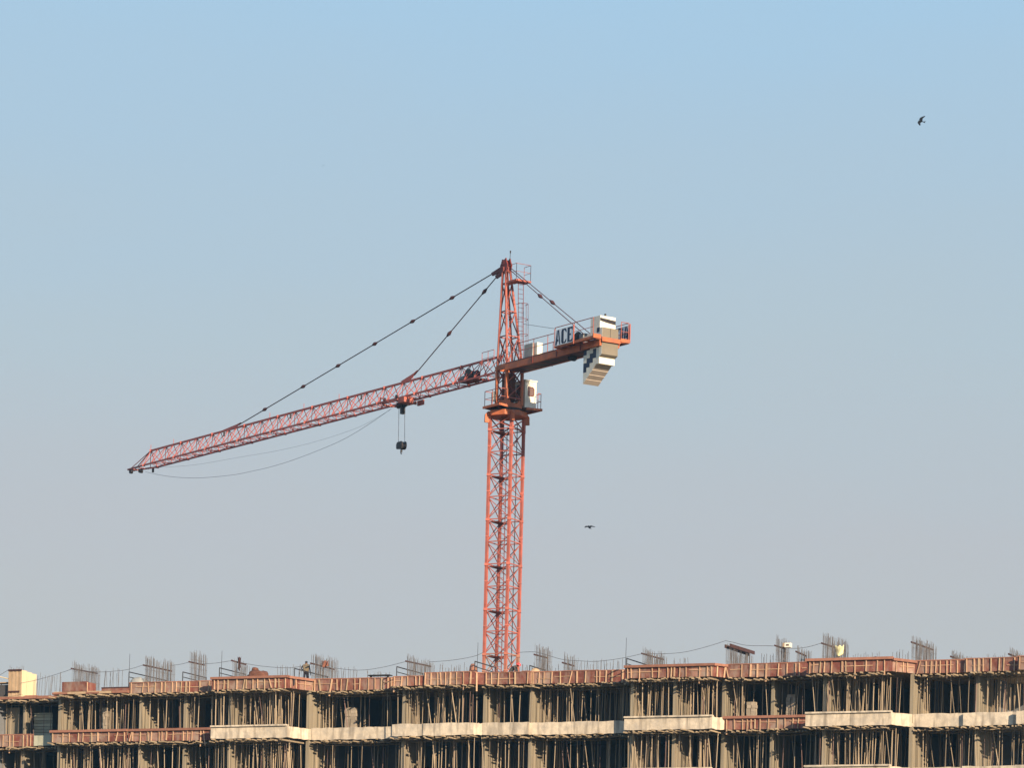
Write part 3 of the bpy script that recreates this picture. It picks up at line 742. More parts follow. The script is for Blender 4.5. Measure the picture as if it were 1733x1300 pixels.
def hand(V, Rd, Ed, wrist, d, side):
    """palm and five short fingers grown from the wrist vertex"""
    w = Vector(V[wrist]); d = Vector(d).normalized(); sx = Vector(side).normalized(); n = len(V)
    V.append(tuple(w + d * .05)); Rd.append((.022, .03)); Ed.append((wrist, n))
    for k, (off, l) in enumerate(((-.027, .065), (-.009, .08), (.009, .085), (.027, .07))):
        a = len(V); V.append(tuple(w + d * .09 + sx * off)); Rd.append(.009); Ed.append((n, a))
        V.append(tuple(w + d * (.09 + l * .6) + sx * off * 1.1)); Rd.append(.008); Ed.append((a, a + 1))
    a = len(V); V.append(tuple(w + d * .06 + sx * .05)); Rd.append(.010); Ed.append((n, a))
# standing worker seen from behind: faces +Y locally
V = [(0, 0, .95), (0, -.01, 1.15), (0, 0, 1.36), (0, 0, 1.46), (0, .02, 1.55), (0, .03, 1.64),
     (.10, 0, .90), (.11, .03, .50), (.12, 0, .09), (.13, .12, .03), (-.10, 0, .90), (-.12, .01, .50), (-.14, -.02, .09), (-.15, .10, .03),
     (.19, 0, 1.38), (.27, -.03, 1.12), (.27, .08, .86), (-.19, 0, 1.38), (-.31, -.06, 1.16), (-.17, .12, 1.02)]
Rd = [(.185, .13), (.20, .13), (.20, .12), .06, .085, .098, .11, .08, .045, .035, .085, .06, .045, .035, .06, .045, .032, .06, .045, .032]
Ed = [(0, 1), (1, 2), (2, 3), (3, 4), (4, 5), (0, 6), (6, 7), (7, 8), (8, 9), (0, 10), (10, 11), (11, 12), (12, 13), (2, 14), (14, 15), (15, 16), (2, 17), (17, 18), (18, 19)]
hand(V, Rd, Ed, 16, (0, .2, -1), (0, 1, 0)); hand(V, Rd, Ed, 19, (1, .3, -.4), (0, 0, 1))
def pick1(c):
    if c.z > 1.60 or (c.z > 1.52 and c.y < .05): return 3
    if c.z > 1.41 and abs(c.x) < .12: return 2
    if abs(c.x) > .215 or (abs(c.x) > .13 and c.z < 1.1 and c.y > .07): return 1
    if c.z < .97: return 1 if c.z > .07 else 3
    return 0
tW = band['D']['t'] + 1.1
sW = s_of(517.5, tW); pW = FP(sW, tW, ZR)
yW = pW.y
zhead = zv(517, 1117, yW)
def vest(root): pass
pw = person('worker in khaki shirt and dark trousers standing on the roof, back turned', (pW.x, pW.y, zhead - 1.73), -.35, V, Rd, Ed, [M['khaki'], M['darkcloth'], M['skin'], M['hair']], pick1)
ZW = zhead - 1.73
# timber stand under the worker's feet
solo(MB().obox(pW - EX * .5 - NX * .3 + Vector((0, 0, 0)), EX * 1.0, NX * .7, (0, 0, max(.03, ZW - ZR - .004))), 'timber_stand', M['ply'], 'low timber stand under the standing worker', 'stand', pW)
# bending worker with red helmet, facing +X
V = [(0, 0, .80), (.12, 0, .98), (.30, 0, 1.13), (.42, 0, 1.17), (.50, 0, 1.19), (.57, 0, 1.17),
     (0, .10, .76), (.14, .12, .42), (.0, .12, .08), (.12, .13, .03), (0, -.10, .76), (.12, -.12, .42), (-.05, -.12, .08), (.07, -.13, .03),
     (.30, .19, 1.10), (.42, .22, .84), (.52, .14, .64), (.30, -.19, 1.10), (.42, -.22, .84), (.52, -.14, .64)]
Rd = [(.15, .12), (.16, .13), (.17, .13), .06, .075, .08, .09, .065, .045, .035, .09, .065, .045, .035, .065, .05, .035, .065, .05, .035]
hd = lambda: None
Ed = [(0, 1), (1, 2), (2, 3), (3, 4), (4, 5), (0, 6), (6, 7), (7, 8), (8, 9), (0, 10), (10, 11), (11, 12), (12, 13), (2, 14), (14, 15), (15, 16), (2, 17), (17, 18), (18, 19)]
hand(V, Rd, Ed, 16, (.3, 0, -1), (0, -1, 0)); hand(V, Rd, Ed, 19, (.3, 0, -1), (0, 1, 0))
def pick2(c):
    if c.x > .42 and c.z > 1.05: return 2
    if c.z < .6 and c.x > .44: return 2
    return 0 if c.z > .78 else 1
tB = band['G']['t'] + 1.2; sB = s_of(863, tB); pB = FP(sB, tB, ZR); zB = zv(871, 1123, pB.y) - 1.34
def helm(root):
    m = MB(); nu, nv = 14, 6; cen = Vector((.54, 0, 1.22)); vs = []
    ax = Vector((.45, 0, .9)).normalized(); bx_ = Vector((0, 1, 0)); cx = ax.cross(bx_)
    for j in range(nv + 1):
        a = math.pi / 2 * j / nv
        for k in range(nu):
            th = 2 * math.pi * k / nu; vs.append(cen + (bx_ * math.cos(th) * .125 + cx * math.sin(th) * .145) * math.cos(a) + ax * (.13 * math.sin(a)))
    fs = [(j * nu + k, j * nu + (k + 1) % nu, (j + 1) * nu + (k + 1) % nu, (j + 1) * nu + k) for j in range(nv) for k in range(nu)]
    for k in range(nu):
        th = 2 * math.pi * k / nu; vs.append(cen + (bx_ * math.cos(th) * .15 + cx * math.sin(th) * .18) - ax * .015)
    b0 = (nv + 1) * nu
    fs += [(k, b0 + k, b0 + (k + 1) % nu, (k + 1) % nu) for k in range(nu)]
    m.add(vs, fs); me = bpy.data.meshes.new('helmet'); me.from_pydata([tuple(v) for v in m.v], [], m.f); me.materials.append(M['helmet'])
    for p in me.polygons: p.use_smooth = True
    o = bpy.data.objects.new('helmet', me); C.objects.link(o); o.parent = root
person('bending worker in charcoal jacket and red helmet at the crane mast foot', (pB.x, pB.y, zB), -.3, V, Rd, Ed, [M['greycloth'], M['darkcloth'], M['skin']], pick2, helm)
solo(MB().obox(pB - EX * .6 - NX * .4, EX * 1.6, NX * .8, (0, 0, max(.03, zB - ZR - .004))), 'timber_stand', M['ply'], 'low timber stand under the bending worker', 'stand', pB)

# ------------------------------------------------------------------ tower crane
MX, MY = -1.36, 229.0
JD, JN = Vector((-.562, .827, 0)), Vector((-.827, -.562, 0))
def J(a, b, z): return Vector((MX, MY, CAMZ + z)) + JD * a + JN * b
def jib(u, v, b=0):
    d = ray(u, v); ox = Vector((MX, MY, 0)) + JN * b; k = ox.dot(JN) / (d.x * JN.x + d.y * JN.y)
    p = d * k; q = p - Vector((MX, MY, 0)); return q.x * JD.x + q.y * JD.y, p.z
cr_ = thing('tower_crane', 'orange red hammerhead tower crane standing behind the building', 'crane', (MX, MY, 0))
az0 = math.radians(15.7)
def corner(k, r=1.6 / math.sqrt(2)):
    a = az0 + k * math.pi / 2; return Vector((math.sin(a) * r, -math.cos(a) * r, 0))
AX = Vector((MX, MY, CAMZ))
def share(name, data, parent, root):
    o = bpy.data.objects.new(name, data); C.objects.link(o); o.parent = parent; return o
SEC = 2.9; ZTOP = 40.85
def mast_piece(mb, kind, z0, k, half=0):
    c0, c1 = corner(k), corner(k + 1); z = Vector((0, 0, z0)); h = SEC
    if kind == 'leg': mb.bar(AX + c0 + z, AX + c0 + z + Vector((0, 0, h)), .17, .17, up=c1 - c0)
    return mb
nsec = 14
for n in range(nsec + 1):
    z0 = ZTOP - SEC * (n + 1)
    if z0 + CAMZ < 0: break
    seen = n < 6
    ring = MB()
    # ring frame of collars: the section's own mesh
    for k in range(4):
        c = corner(k); ring.box(AX + c + Vector((0, 0, z0 + SEC - .02)), (.27, .27, .16))
        ring.box(AX + c + Vector((0, 0, z0 + SEC * .62)), (.23, .23, .07))
    if not seen:
        for k in range(4):
            mast_piece(ring, 'leg', z0, k)
            c0, c1 = corner(k), corner(k + 1)
            for hf in (0, .5):
                ring.bar(AX + c0 + Vector((0, 0, z0 + SEC * hf)), AX + c1 + Vector((0, 0, z0 + SEC * (hf + .5))), .07)
                ring.bar(AX + c0 + Vector((0, 0, z0 + SEC * (hf + .5))), AX + c1 + Vector((0, 0, z0 + SEC * (hf + .5))), .08)
        ring.build('mast_section', M['orange'], cr_); continue
    mp_ = M['dusty'] if n > 4 else M['orange']
    sec = ring.build('mast_section', mp_, cr_)
    for k in range(4):
        c0, c1 = corner(k), corner(k + 1)
        mast_piece(MB(), 'leg', z0, k).build('leg', mp_, sec)
        inn = -(c0 + c1).normalized() * .05
        for hf in (0, .5):
            za, zb2 = z0 + SEC * hf, z0 + SEC * (hf + .5)
            MB().bar(AX + c0 + Vector((0, 0, zb2)), AX + c1 + Vector((0, 0, zb2)), .062, .062).build('horizontal_brace', mp_, sec)
            MB().bar(AX + c0 + inn + Vector((0, 0, za + .05)), AX + c1 + inn + Vector((0, 0, zb2 - .05)), .045).build('diagonal_brace', mp_, sec)
            MB().bar(AX + c1 - inn * .2 + Vector((0, 0, za + .05)), AX + c0 - inn * .2 + Vector((0, 0, zb2 - .05)), .045).build('diagonal_brace', mp_, sec)
    # rest platform inside the section head
    pl = MB(); a0, a1 = corner(2, .95), corner(3, .95)
    pl.obox(AX + corner(2, .95) + Vector((0, 0, z0 + SEC - .18)), (corner(3, .95) - corner(2, .95)), (corner(1, .95) - corner(2, .95)) * .45, (0, 0, .06))
    pl.build('rest_platform', M['deck'], sec)
# ladder inside mast
lad = MB(); cb = corner(2, .62); tdir = (corner(3) - corner(1)).normalized()
for sg in (-.2, .2): lad.tube(AX + cb + tdir * sg + Vector((0, 0, 20)), AX + cb + tdir * sg + Vector((0, 0, 41.2)), .028, 5)
lo = lad.build('mast_ladder', M['maroon'], cr_)
z = 20.2
while z < 41.1:
    MB().tube(AX + cb + tdir * -.2 + Vector((0, 0, z)), AX + cb + tdir * .2 + Vector((0, 0, z)), .016, 4).build('rung', M['maroon'], lo) if z > 24.5 else None
    z += .32
# power cable down the mast
cbl = MB(); cc = corner(1, .7)
cbl.tube(AX + cc + Vector((0, 0, 18)), AX + cc + Vector((0, 0, 41.3)), .03, 5); cbl.build('power_cable', M['steel'], cr_)

# top of mast: short head section up to the slewing ring
m = MB()
for k in range(4):
    m.bar(AX + corner(k) + Vector((0, 0, ZTOP)), AX + corner(k) + Vector((0, 0, 41.75)), .19, .19, up=corner(k + 1) - corner(k))
hs_ = m.build('mast_head', M['orange'], cr_)
for k in range(4):
    c0, c1 = corner(k), corner(k + 1)
    MB().bar(AX + c0 + Vector((0, 0, ZTOP + .05)), AX + c1 + Vector((0, 0, 41.6)), .06).build('diagonal_brace', M['orange'], hs_)
    MB().bar(AX + c1 + Vector((0, 0, ZTOP + .05)), AX + c0 + Vector((0, 0, 41.6)), .06).build('diagonal_brace', M['orange'], hs_)
def ringbeam(mb, r0, r1, z0, z1, n, rot=0, mi=0):
    vs = []
    for rr, zz in ((r1, z0), (r1, z1), (r0, z1), (r0, z0)):
        for k in range(n):
            a = 2 * math.pi * k / n + rot; vs.append(AX + Vector((math.sin(a) * rr, -math.cos(a) * rr, zz)))
    fs = []
    for q in range(4):
        for k in range(n):
            a, b = q * n + k, q * n + (k + 1) % n; c, d = ((q + 1) % 4) * n + (k + 1) % n, ((q + 1) % 4) * n + k
            fs.append((a, b, c, d))
    mb.add(vs, fs, mi); return mb
tr = ringbeam(MB(), .5, 1.28, 41.70, 42.02, 8, az0 + math.pi / 8).build('turntable_ring', M['safety'], cr_)
for k in range(4):                             # knee plates hanging at the mast corners
    c = corner(k, 1.0); side = c.cross(Vector((0, 0, 1))) * .09
    prof = [(1.02, 41.98), (1.30, 42.0), (1.48, 41.80), (1.50, 41.30), (1.22, 41.28), (1.18, 41.5), (1.02, 41.6)]
    MB().prism([AX + c * rr - side + Vector((0, 0, zz)) for rr, zz in prof], side * 2).build('knee_plate', M['safety'], tr)
ringbeam(MB(), .35, .98, 42.02, 42.22, 20).build('slewing_bearing', M['steel'], cr_)
# slewing platform
sp = thing  # keep name free
A0_, A1_, BW = -.72, .40, .60
m = MB()
prof = [(-.62, 42.22), (.62, 42.22), (.62, 42.72), (.34, 42.72), (.26, 42.52), (-.26, 42.52), (-.34, 42.72), (-.62, 42.72)]
for a in (A0_ - .06, A1_ - .02): m.prism([J(a, b, z) for b, z in prof], JD * .08)
prof2 = [(A0_, 42.22), (A1_, 42.22), (A1_, 42.72), (A0_, 42.72)]
for b in (-.62, .56): m.prism([J(a, b + .001, z) for a, z in prof2], JN * .06)
sb_ = m.build('slewing_frame', M['safety'], cr_)
pf = MB()
pf.obox(J(-1.15, .70, 42.24), JD * 1.9, JN * .68, (0, 0, .06))
pf.obox(J(-1.15, -.70, 42.24), JD * 1.9, -JN * 1.2, (0, 0, .06))
dk_ = pf.build('slewing_platform', M['deck'], cr_)
for (b0, b1) in ((.70, 1.38), (-.70, -1.90)):
    for a in (-1.15, .67):
        MB().bar(J(a, b0, 42.20), J(a, b1, 42.27), .08, .14).build('platform_beam', M['safety'], dk_)
    MB().bar(J(-1.19, b1, 42.26), J(.75, b1, 42.26), .09, .15).build('platform_beam', M['safety'], dk_)
    MB().bar(J(-.6, b0 * .95, 41.98), J(-.6, b1 * .8, 42.18), .05).build('platform_strut', M['maroon'], dk_)
def railing(pts, h, parent, zoff=0, mids=1, r=.022, m_='orange', every=1.2):
    rl = None
    for (p, q) in zip(pts[:-1], pts[1:]):
        p, q = Vector(p), Vector(q); L = (q - p).length; n = max(1, round(L / every))
        mb = MB().tube(p + Vector((0, 0, h)), q + Vector((0, 0, h)), r, 6)
        rl_ = mb.build('handrail', M[m_], parent)
        for k in range(mids):
            zz = h * (k + 1) / (mids + 1); MB().tube(p + Vector((0, 0, zz)), q + Vector((0, 0, zz)), r * .8, 5).build('mid_rail', M[m_], parent)
        for k in range(n + 1):
            c = p.lerp(q, k / n); MB().tube(c, c + Vector((0, 0, h)), r, 5).build('rail_post', M[m_], parent)
railing([J(-1.1, .8, 42.3), J(-1.1, 1.33, 42.3), J(.65, 1.33, 42.3), J(.65, .8, 42.3)], 1.0, dk_, every=.9)
railing([J(-1.1, -1.62, 42.3), J(-1.1, -1.86, 42.3), J(.65, -1.86, 42.3), J(.65, -.8, 42.3)], 1.0, dk_, every=.9)
# slewing tower between platform and jib
m = MB()
cs4 = [(A1_ - .02, BW), (A0_, BW), (A0_, -BW), (A1_ - .02, -BW)]
for (a, b) in cs4: m.bar(J(a, b, 42.4), J(a, b, 44.95), .17, .17, up=JD)
st_ = m.build('slewing_tower', M['safety'], cr_)
for k in range(4):
    (a, b), (c, d) = cs4[k], cs4[(k + 1) % 4]
    for (z0, z1) in ((42.75, 43.8), (43.8, 44.8)):
        MB().bar(J(a, b, z0), J(c, d, z1), .055).build('diagonal_brace', M['orange'], st_)
        MB().bar(J(c, d, z0), J(a, b, z1), .055).build('diagonal_brace', M['maroon'], st_)
    MB().bar(J(a, b, 42.85), J(c, d, 42.85), .08).build('horizontal_brace', M['orange'], st_)
    MB().bar(J(a, b, 44.82), J(c, d, 44.82), .14, .24).build('head_beam', M['safety'], st_)
MB().obox(J(-.35, -.35, 42.75), JD * .45, JN * .75, (0, 0, 1.75)).build('control_cabinet', M['bundle'], cr_)
MB().tube(J(.25, .1, 42.5), J(.25, .1, 43.4), .2, 12).build('slewing_motor', M['grey'], cr_)
MB().tube(J(.45, .75, 42.72), J(.45, .75, 43.35), .14, 12, .1).build('slewing_motor', M['grey'], cr_)
# operator cab
c = MB()
b0, b1, a0, a1, z0, z1 = -.86, -1.74, -.72, .75, 42.36, 44.1
c.hexa([J(a0, b0, z0), J(a0, b1, z0), J(a1 - .25, b1, z0), J(a1 - .25, b0, z0), J(a0, b0, z1), J(a0, b1, z1), J(a1, b1, z1), J(a1, b0, z1)])
cab = c.build('operator_cab', M['white'], cr_)
MB().obox(J(a0 - .05, b0 + .04, z1 + .002), JD * (a1 - a0 + .1), JN * (b1 - b0 - .08), (0, 0, .07)).build('cab_roof', M['white'], cab)
w0, w1, zz0, zz1 = -1.12, -1.56, 43.15, 43.72
pr = [(w0, zz0), (w1 + .06, zz0 - .0), (w1, zz0 + .1), (w1, zz1 - .12), (w1 + .1, zz1), (w0, zz1)]
MB().prism([J(a0 - .012, b, z) for b, z in pr], JD * .010).build('rear_window', M['glass'], cab)
fr = MB()
for p, q in zip(pr, pr[1:] + pr[:1]): fr.bar(J(a0 - .02, *p), J(a0 - .02, *q), .035)
fr.build('window_frame', M['maroon'], cab)
MB().obox(J(-.45, b1 - .012, 43.1), JD * 1.0, JN * .010, (0, 0, .8)).build('side_window', M['glass'], cab)
MB().obox(J(-.45, b0 + .002, 43.1), JD * 1.0, JN * .010, (0, 0, .8)).build('side_window', M['glass'], cab)

# cat head
ZB, ZJ, ZT = 44.62, 44.95, 45.79
apexa, apexz = .54, 51.75
m = MB(); hw = .17
base4 = [(A1_ - .02, BW), (A0_, BW), (A0_, -BW), (A1_ - .02, -BW)]
top4 = [(apexa + hw - .05, hw), (apexa - hw - .05, hw), (apexa - hw - .05, -hw), (apexa + hw - .05, -hw)]
def cat(k, z):
    f = (z - ZJ) / (apexz - .5 - ZJ); a, b = base4[k % 4]; c, d = top4[k % 4]
    return J(a + (c - a) * f, b + (d - b) * f, z)
for k in range(4): m.tube(cat(k, ZJ - .1), cat(k, apexz - .5), .078, 8)
ch = m.build('cat_head', M['orange'], cr_)
lv = [ZJ + .02, 46.9, 48.55, 50.4]
for q in range(4):
    for k in range(4):
        if q: MB().bar(cat(k, lv[q]), cat(k + 1, lv[q]), .065).build('horizontal_brace', M['orange'], ch)
        if q < 3:
            MB().bar(cat(k, lv[q]), cat(k + 1, lv[q + 1]), .055).build('diagonal_brace', M['orange'], ch)
            if q == 0: MB().bar(cat(k + 1, lv[q]), cat(k, lv[q + 1]), .055).build('diagonal_brace', M['maroon'], ch)
for k in range(4): MB().bar(cat(k, ZJ - .02), cat(k + 1, ZJ - .02), .16, .2).build('base_beam', M['safety'], ch)
hp = MB()
for b in (-.2, .12):
    hp.prism([J(apexa + x, b, apexz + z) for x, z in ((-.3, -.55), (.3, -.55), (.42, -.1), (.25, .1), (.22, .28), (-.05, .22), (-.2, .32), (-.3, .05), (-.42, -.15))], JN * .08)
hp.tube(J(apexa + .1, -.22, apexz + .05), J(apexa + .1, .22, apexz + .05), .17, 10); hp.box(J(apexa, 0, apexz - .4), (.4, .4, .3))
hp.build('apex_plate', M['maroon'], ch)
MB().tube(J(apexa - .25, -.1, apexz + .1), J(apexa - .3, -.1, apexz + .72), .02, 5).tube(J(apexa - .3, -.1, apexz + .65), J(apexa - .3, -.1, apexz + .8), .05, 6).build('lightning_rod', M['steel'], ch)
# platform near the apex, on the counter jib side
pa = MB().obox(J(-.05, .28, 50.35), -JD * 1.05, -JN * .56, (0, 0, .12)).obox(J(-.35, -.28, 50.35), -JD * .75, -JN * .6, (0, 0, .10)).build('apex_platform', M['orange'], ch)
railing([J(-.1, .26, 50.47), J(-1.05, .26, 50.47), J(-1.05, -.85, 50.47), J(-.3, -.85, 50.47)], 1.0, ch, every=1.0, r=.018)
# caged ladder on the rear of the cat head
la, lb = -.95, -.30
ld = MB()
for bb in (lb - .2, lb + .2): ld.tube(J(la - .02, bb, 45.2), J(la + .2, bb, 50.4), .022, 5)
ldo = ld.build('cat_head_ladder', M['maroon'], ch)
z = 45.4
while z < 50.3:
    f = (z - 45.2) / 5.2; a = la - .02 + .22 * f
    MB().tube(J(a, lb - .2, z), J(a, lb + .2, z), .014, 4).build('rung', M['maroon'], ldo); z += .3
for z in (45.9, 46.9, 47.9, 48.9):
    a = la + .2 * (z - 45.2) / 5.2; m = MB(); pts = [J(a - .62 * math.sin(math.pi * k / 8) ** .6, lb - .33 * math.cos(math.pi * k / 8), z) for k in range(9)]
    m.path(pts, .018, 5).build('cage_hoop', M['maroon'], ldo)
for kk in (2, 4, 6):
    p = []
    for z in (45.9, 48.9):
        a = la + .2 * (z - 45.2) / 5.2; p.append(J(a - .62 * math.sin(math.pi * kk / 8) ** .6, lb - .33 * math.cos(math.pi * kk / 8), z))
    MB().tube(p[0], p[1], .014, 4).build('cage_bar', M['maroon'], ldo)

# jib
W2, NP, AJ0, AJ1 = .60, 40, .75, 48.4
PL = (AJ1 - AJ0) / NP
for sct in range(10):
    m = MB(); a0, a1 = AJ0 + PL * 4 * sct, AJ0 + PL * 4 * (sct + 1)
    m.bar(J(a0, 0, ZT), J(a1, 0, ZT), .115, .125); m.bar(J(a0, W2, ZB), J(a1, W2, ZB), .095, .11); m.bar(J(a0, -W2, ZB), J(a1, -W2, ZB), .095, .11)
    for p in ((0, ZT), (W2, ZB), (-W2, ZB)): m.box(J(a1 - .02, p[0], p[1]), (.2, .2, .17))
    js = m.build('jib_section', M['jib'], cr_)
    for k in range(4):
        a, c = a0 + PL * k, a0 + PL * (k + 1)
        for sg in (1, -1):
            MB().tube(J(a, 0, ZT), J(a, sg * W2, ZB), .030, 5).build('post', M['jib'], js)
            if k % 2 == 0 or sg == 1: p, q = J(a, 0, ZT), J(c, sg * W2, ZB)
            else: p, q = J(a, sg * W2, ZB), J(c, 0, ZT)
            MB().tube(p, q, .026, 5).build('diagonal_brace', M['jib'], js)
        MB().tube(J(a, W2, ZB), J(a, -W2, ZB), .026, 5).build('cross_brace', M['jib'], js)
        MB().tube(J(a, W2 * (1 if k % 2 else -1), ZB), J(c, W2 * (-1 if k % 2 else 1), ZB), .024, 5).build('plan_brace', M['jib'], js)
    if sct in (2, 4, 5, 6, 9): MB().tube(J(a0 + 1.2, 0, ZT + .05), J(a0 + 1.2, 0, ZT + .42), .02, 5).build('lifeline_stub', M['jib'], js)
    if sct in (3, 5, 7): MB().box(J(a0 + 2.6, .25, ZT - .3), (.12, .12, .34)).build('sheave_bracket', M['steel'], js)
# jib nose
m = MB()
tipa, tipz = 51.5, 44.72
for sg in (1, -1):
    m.bar(J(AJ1, sg * W2, ZB), J(tipa, sg * .25, tipz), .09, .11); m.tube(J(AJ1, 0, ZT), J(tipa - .2, sg * .2, tipz), .032, 5)
    m.tube(J(AJ1, 0, ZT), J(AJ1, sg * W2, ZB), .035, 5); m.tube(J(AJ1 + .9, sg * .48, ZB + .02), J(AJ1, 0, ZT), .026, 5)
m.bar(J(tipa, -.3, tipz), J(tipa, .3, tipz), .12); m.tube(J(AJ1 + 1.2, -.5, ZB), J(AJ1 + 1.2, .5, ZB), .035, 5); m.tube(J(AJ1 + 2.2, -.4, ZB), J(AJ1 + 2.2, .4, ZB), .035, 5)
ns = m.build('jib_nose', M['jib'], cr_)
MB().tube(J(tipa, -.1, tipz - .12), J(tipa, .1, tipz - .12), .17, 10).build('tip_sheave', M['steel'], ns)
MB().box(J(AJ1 + 1.6, 0, ZB - .15), (.3, .3, .22)).tube(J(AJ1 + 1.5, -.12, ZB - .2), J(AJ1 + 1.5, .12, ZB - .2), .14, 10).build('rope_anchor', M['steel'], ns)
MB().box(J(AJ1 + .5, -.5, ZB - .2), (.16, .16, .3)).build('rope_anchor', M['steel'], ns)
MB().tube(J(AJ1, 0, ZT), J(AJ1, 0, ZT + .45), .02, 5).build('lifeline_stub', M['jib'], ns)
# tie bars
def tie(ends, joints, b0, b1, r=.035):
    p, q = ends; P, Q = J(p[0], b0, p[1]), J(q[0], b1, q[1])
    t = MB().tube(P, Q, r, 6).build('tie_bar', M['bolt'], cr_)
    for f in joints:
        c = P.lerp(Q, f); d = (Q - P).normalized()
        MB().tube(c - d * .3, c, .05, 8, .13).tube(c, c + d * .3, .13, 8, .05).build('bar_coupling', M['bolt'], t)
    return t
P1, Q1 = (1.0, 51.55), (35.0, 45.95)
f = lambda a, P, Q: (a - P[0]) / (Q[0] - P[0])
t1 = tie((P1, Q1), [f(a, P1, Q1) for a in (6.89, 11.72, 16.48, 21.26, 25.95, 31.29)], 0, 0)
MB().prism([J(a, -.05, z) for a, z in ((34.7, 46.08), (35.2, 46.02), (37.4, 45.86), (37.4, 45.8), (35.6, 45.8))], JN * .1).build('anchor_plate', M['jib'], t1)
MB().prism([J(a, -.06, z) for a, z in ((.5, 51.75), (.7, 51.4), (2.1, 51.22), (2.2, 51.42))], JN * .12).build('anchor_plate', M['maroon'], t1)
P2, Q2 = (.9, 51.45), (11.3, 46.1)
t2 = tie((P2, Q2), [f(a, P2, Q2) for a in (3.02, 7.14)], 0, 0)
MB().prism([J(a, -.05, z) for a, z in ((10.9, 46.38), (11.4, 46.22), (13.0, 45.9), (12.6, 45.82), (11.9, 45.84))], JN * .1).build('anchor_plate', M['jib'], t2)
MB().prism([J(a, -.06, z) for a, z in ((.5, 51.6), (.55, 51.2), (1.6, 50.95), (1.75, 51.15))], JN * .12).build('anchor_plate', M['maroon'], t2)
for sg, jf in ((1, .44), (-1, .5)):
    t3_ = tie(((.25, 51.45), (-9.3 if sg > 0 else -8.8, 45.55)), [jf], .14 * sg, .62 * sg, .026)
# service platform rails on the jib root
railing([J(.8, W2, ZT - .5), J(2.2, W2, ZT - .5)], .85, cr_, r=.02, m_='jib', every=.8)
railing([J(.8, -W2, ZT - .5), J(2.2, -W2, ZT - .5)], .85, cr_, r=.02, m_='jib', every=.8)
# trolley winch inside the jib
wn = MB().tube(J(4.2, -.32, ZB + .42), J(4.2, .32, ZB + .42), .3, 14).tube(J(4.2, -.36, ZB + .42), J(4.2, -.30, ZB + .42), .4, 14).tube(J(4.2, .30, ZB + .42), J(4.2, .36, ZB + .42), .4, 14).build('trolley_winch', M['steel'], cr_)
MB().obox(J(3.2, -.5, ZB + .06), JD * 2.2, JN * 1.0, (0, 0, .05)).build('winch_deck', M['deck'], wn)
MB().tube(J(5.0, .1, ZB + .35), J(5.6, .1, ZB + .35), .16, 10).build('winch_motor', M['grey'], wn)
# trolley
TA = 13.1
tm = MB()
for b in (-.78, .72): tm.obox(J(TA - .95, b, ZB - .22), JD * 2.0, JN * .06, (0, 0, .16))
for a in (-.9, .85): tm.bar(J(TA + a, -.78, ZB - .25), J(TA + a, .78, ZB - .25), .09)
tm.obox(J(TA - 1.9, .1, ZB - .42), JD * .75, JN * .75, (0, 0, .34)); tm.obox(J(TA - 1.9, -.78, ZB - .42), JD * .75, JN * .1, (0, 0, .34))
tr_ = tm.build('trolley', M['orange'], cr_)
for a in (-.75, .75):
    for b in (-.72, .72): MB().tube(J(TA + a, b - .05, ZB + .1), J(TA + a, b + .05, ZB + .1), .12, 10).build('wheel', M['steel'], tr_)
MB().bar(J(TA + .2, .78, ZB - .1), J(TA + 1.2, .78, ZB + .28), .06).bar(J(TA + 1.2, .78, ZB - .1), J(TA + 1.2, .78, ZB + .32), .06).bar(J(TA + .2, .78, ZB - .1), J(TA + 1.5, .78, ZB - .02), .07).build('side_frame', M['orange'], tr_)
for a in (-.42, .42): MB().tube(J(TA + a - .3, -.06, ZB - .32), J(TA + a - .3, .06, ZB - .32), .2, 12).build('sheave', M['steel'], tr_)
MB().obox(J(TA - .55, -.13, ZB - .95), JD * .26, JN * .26, (0, 0, .62)).obox(J(TA - .85, -.2, ZB - .40), JD * .9, JN * .4, (0, 0, .22)).build('rope_guide', M['steel'], tr_)
# hook block and falls
HA, HZ = 12.72, 41.55
hb = thing('hook_block', 'dark hook block hanging on two ropes below the crane jib', 'hook block', J(HA, 0, HZ - .5))
m = MB()
prof = [(-.36, -.17), (-.29, -.24), (.15, -.29), (.29, -.24), (.36, -.08), (.34, .16), (.25, .25), (-.27, .22), (-.36, .08)]
for b in (-.20, .13): m.prism([J(HA - x, b, HZ + z) for x, z in prof], JN * .07)
m.prism([J(HA - x * .86, -.129, HZ + z * .86) for x, z in prof], JN * .258)
m.build('cheek_plates', M['steel'], hb)
MB().tube(J(HA, 0, HZ - .30), J(HA, 0, HZ - .46), .07, 8).build('swivel', M['steel'], hb)
hk = MB(); pts = [J(HA + .06 * math.sin(t), 0, HZ - .46 - .06 * (1 - math.cos(t)) + .02) for t in [i * .45 for i in range(0, 10)]]
hk.path([J(HA, 0, HZ - .40)] + pts, .035, 6).build('hook', M['steel'], hb)
fo = thing('hoist_rope', 'pair of thin hoist ropes between trolley and hook block', 'rope', J(HA, 0, HZ))
for a0, a1 in ((.40, .40), (-.40, -.40)): MB().tube(J(HA + a0, 0, HZ + .2), J(TA - .3 + a1 * .9, 0, ZB - .3), .017, 5).build('rope_fall', M['rope'], fo)
# slack ropes under the jib
for uv, b, r_, lab in (([(246, 799), (275, 805), (305, 808.5), (342, 809), (395, 804), (430, 797), (460, 790), (504, 776), (573, 748), (620, 721), (662, 692)], 0, .012, 'a'),
                    ([(262, 792), (330, 787), (400, 775), (470, 763), (540, 746), (610, 722), (660, 694)], .2, .007, 'b')):
    pts = []
    for (u, v) in smooth(uv):
        a, z = jib(u, v, b); pts.append(J(a, b, z))
    MB().path(pts, r_, 5).build('slack_rope', M['rope'], cr_)

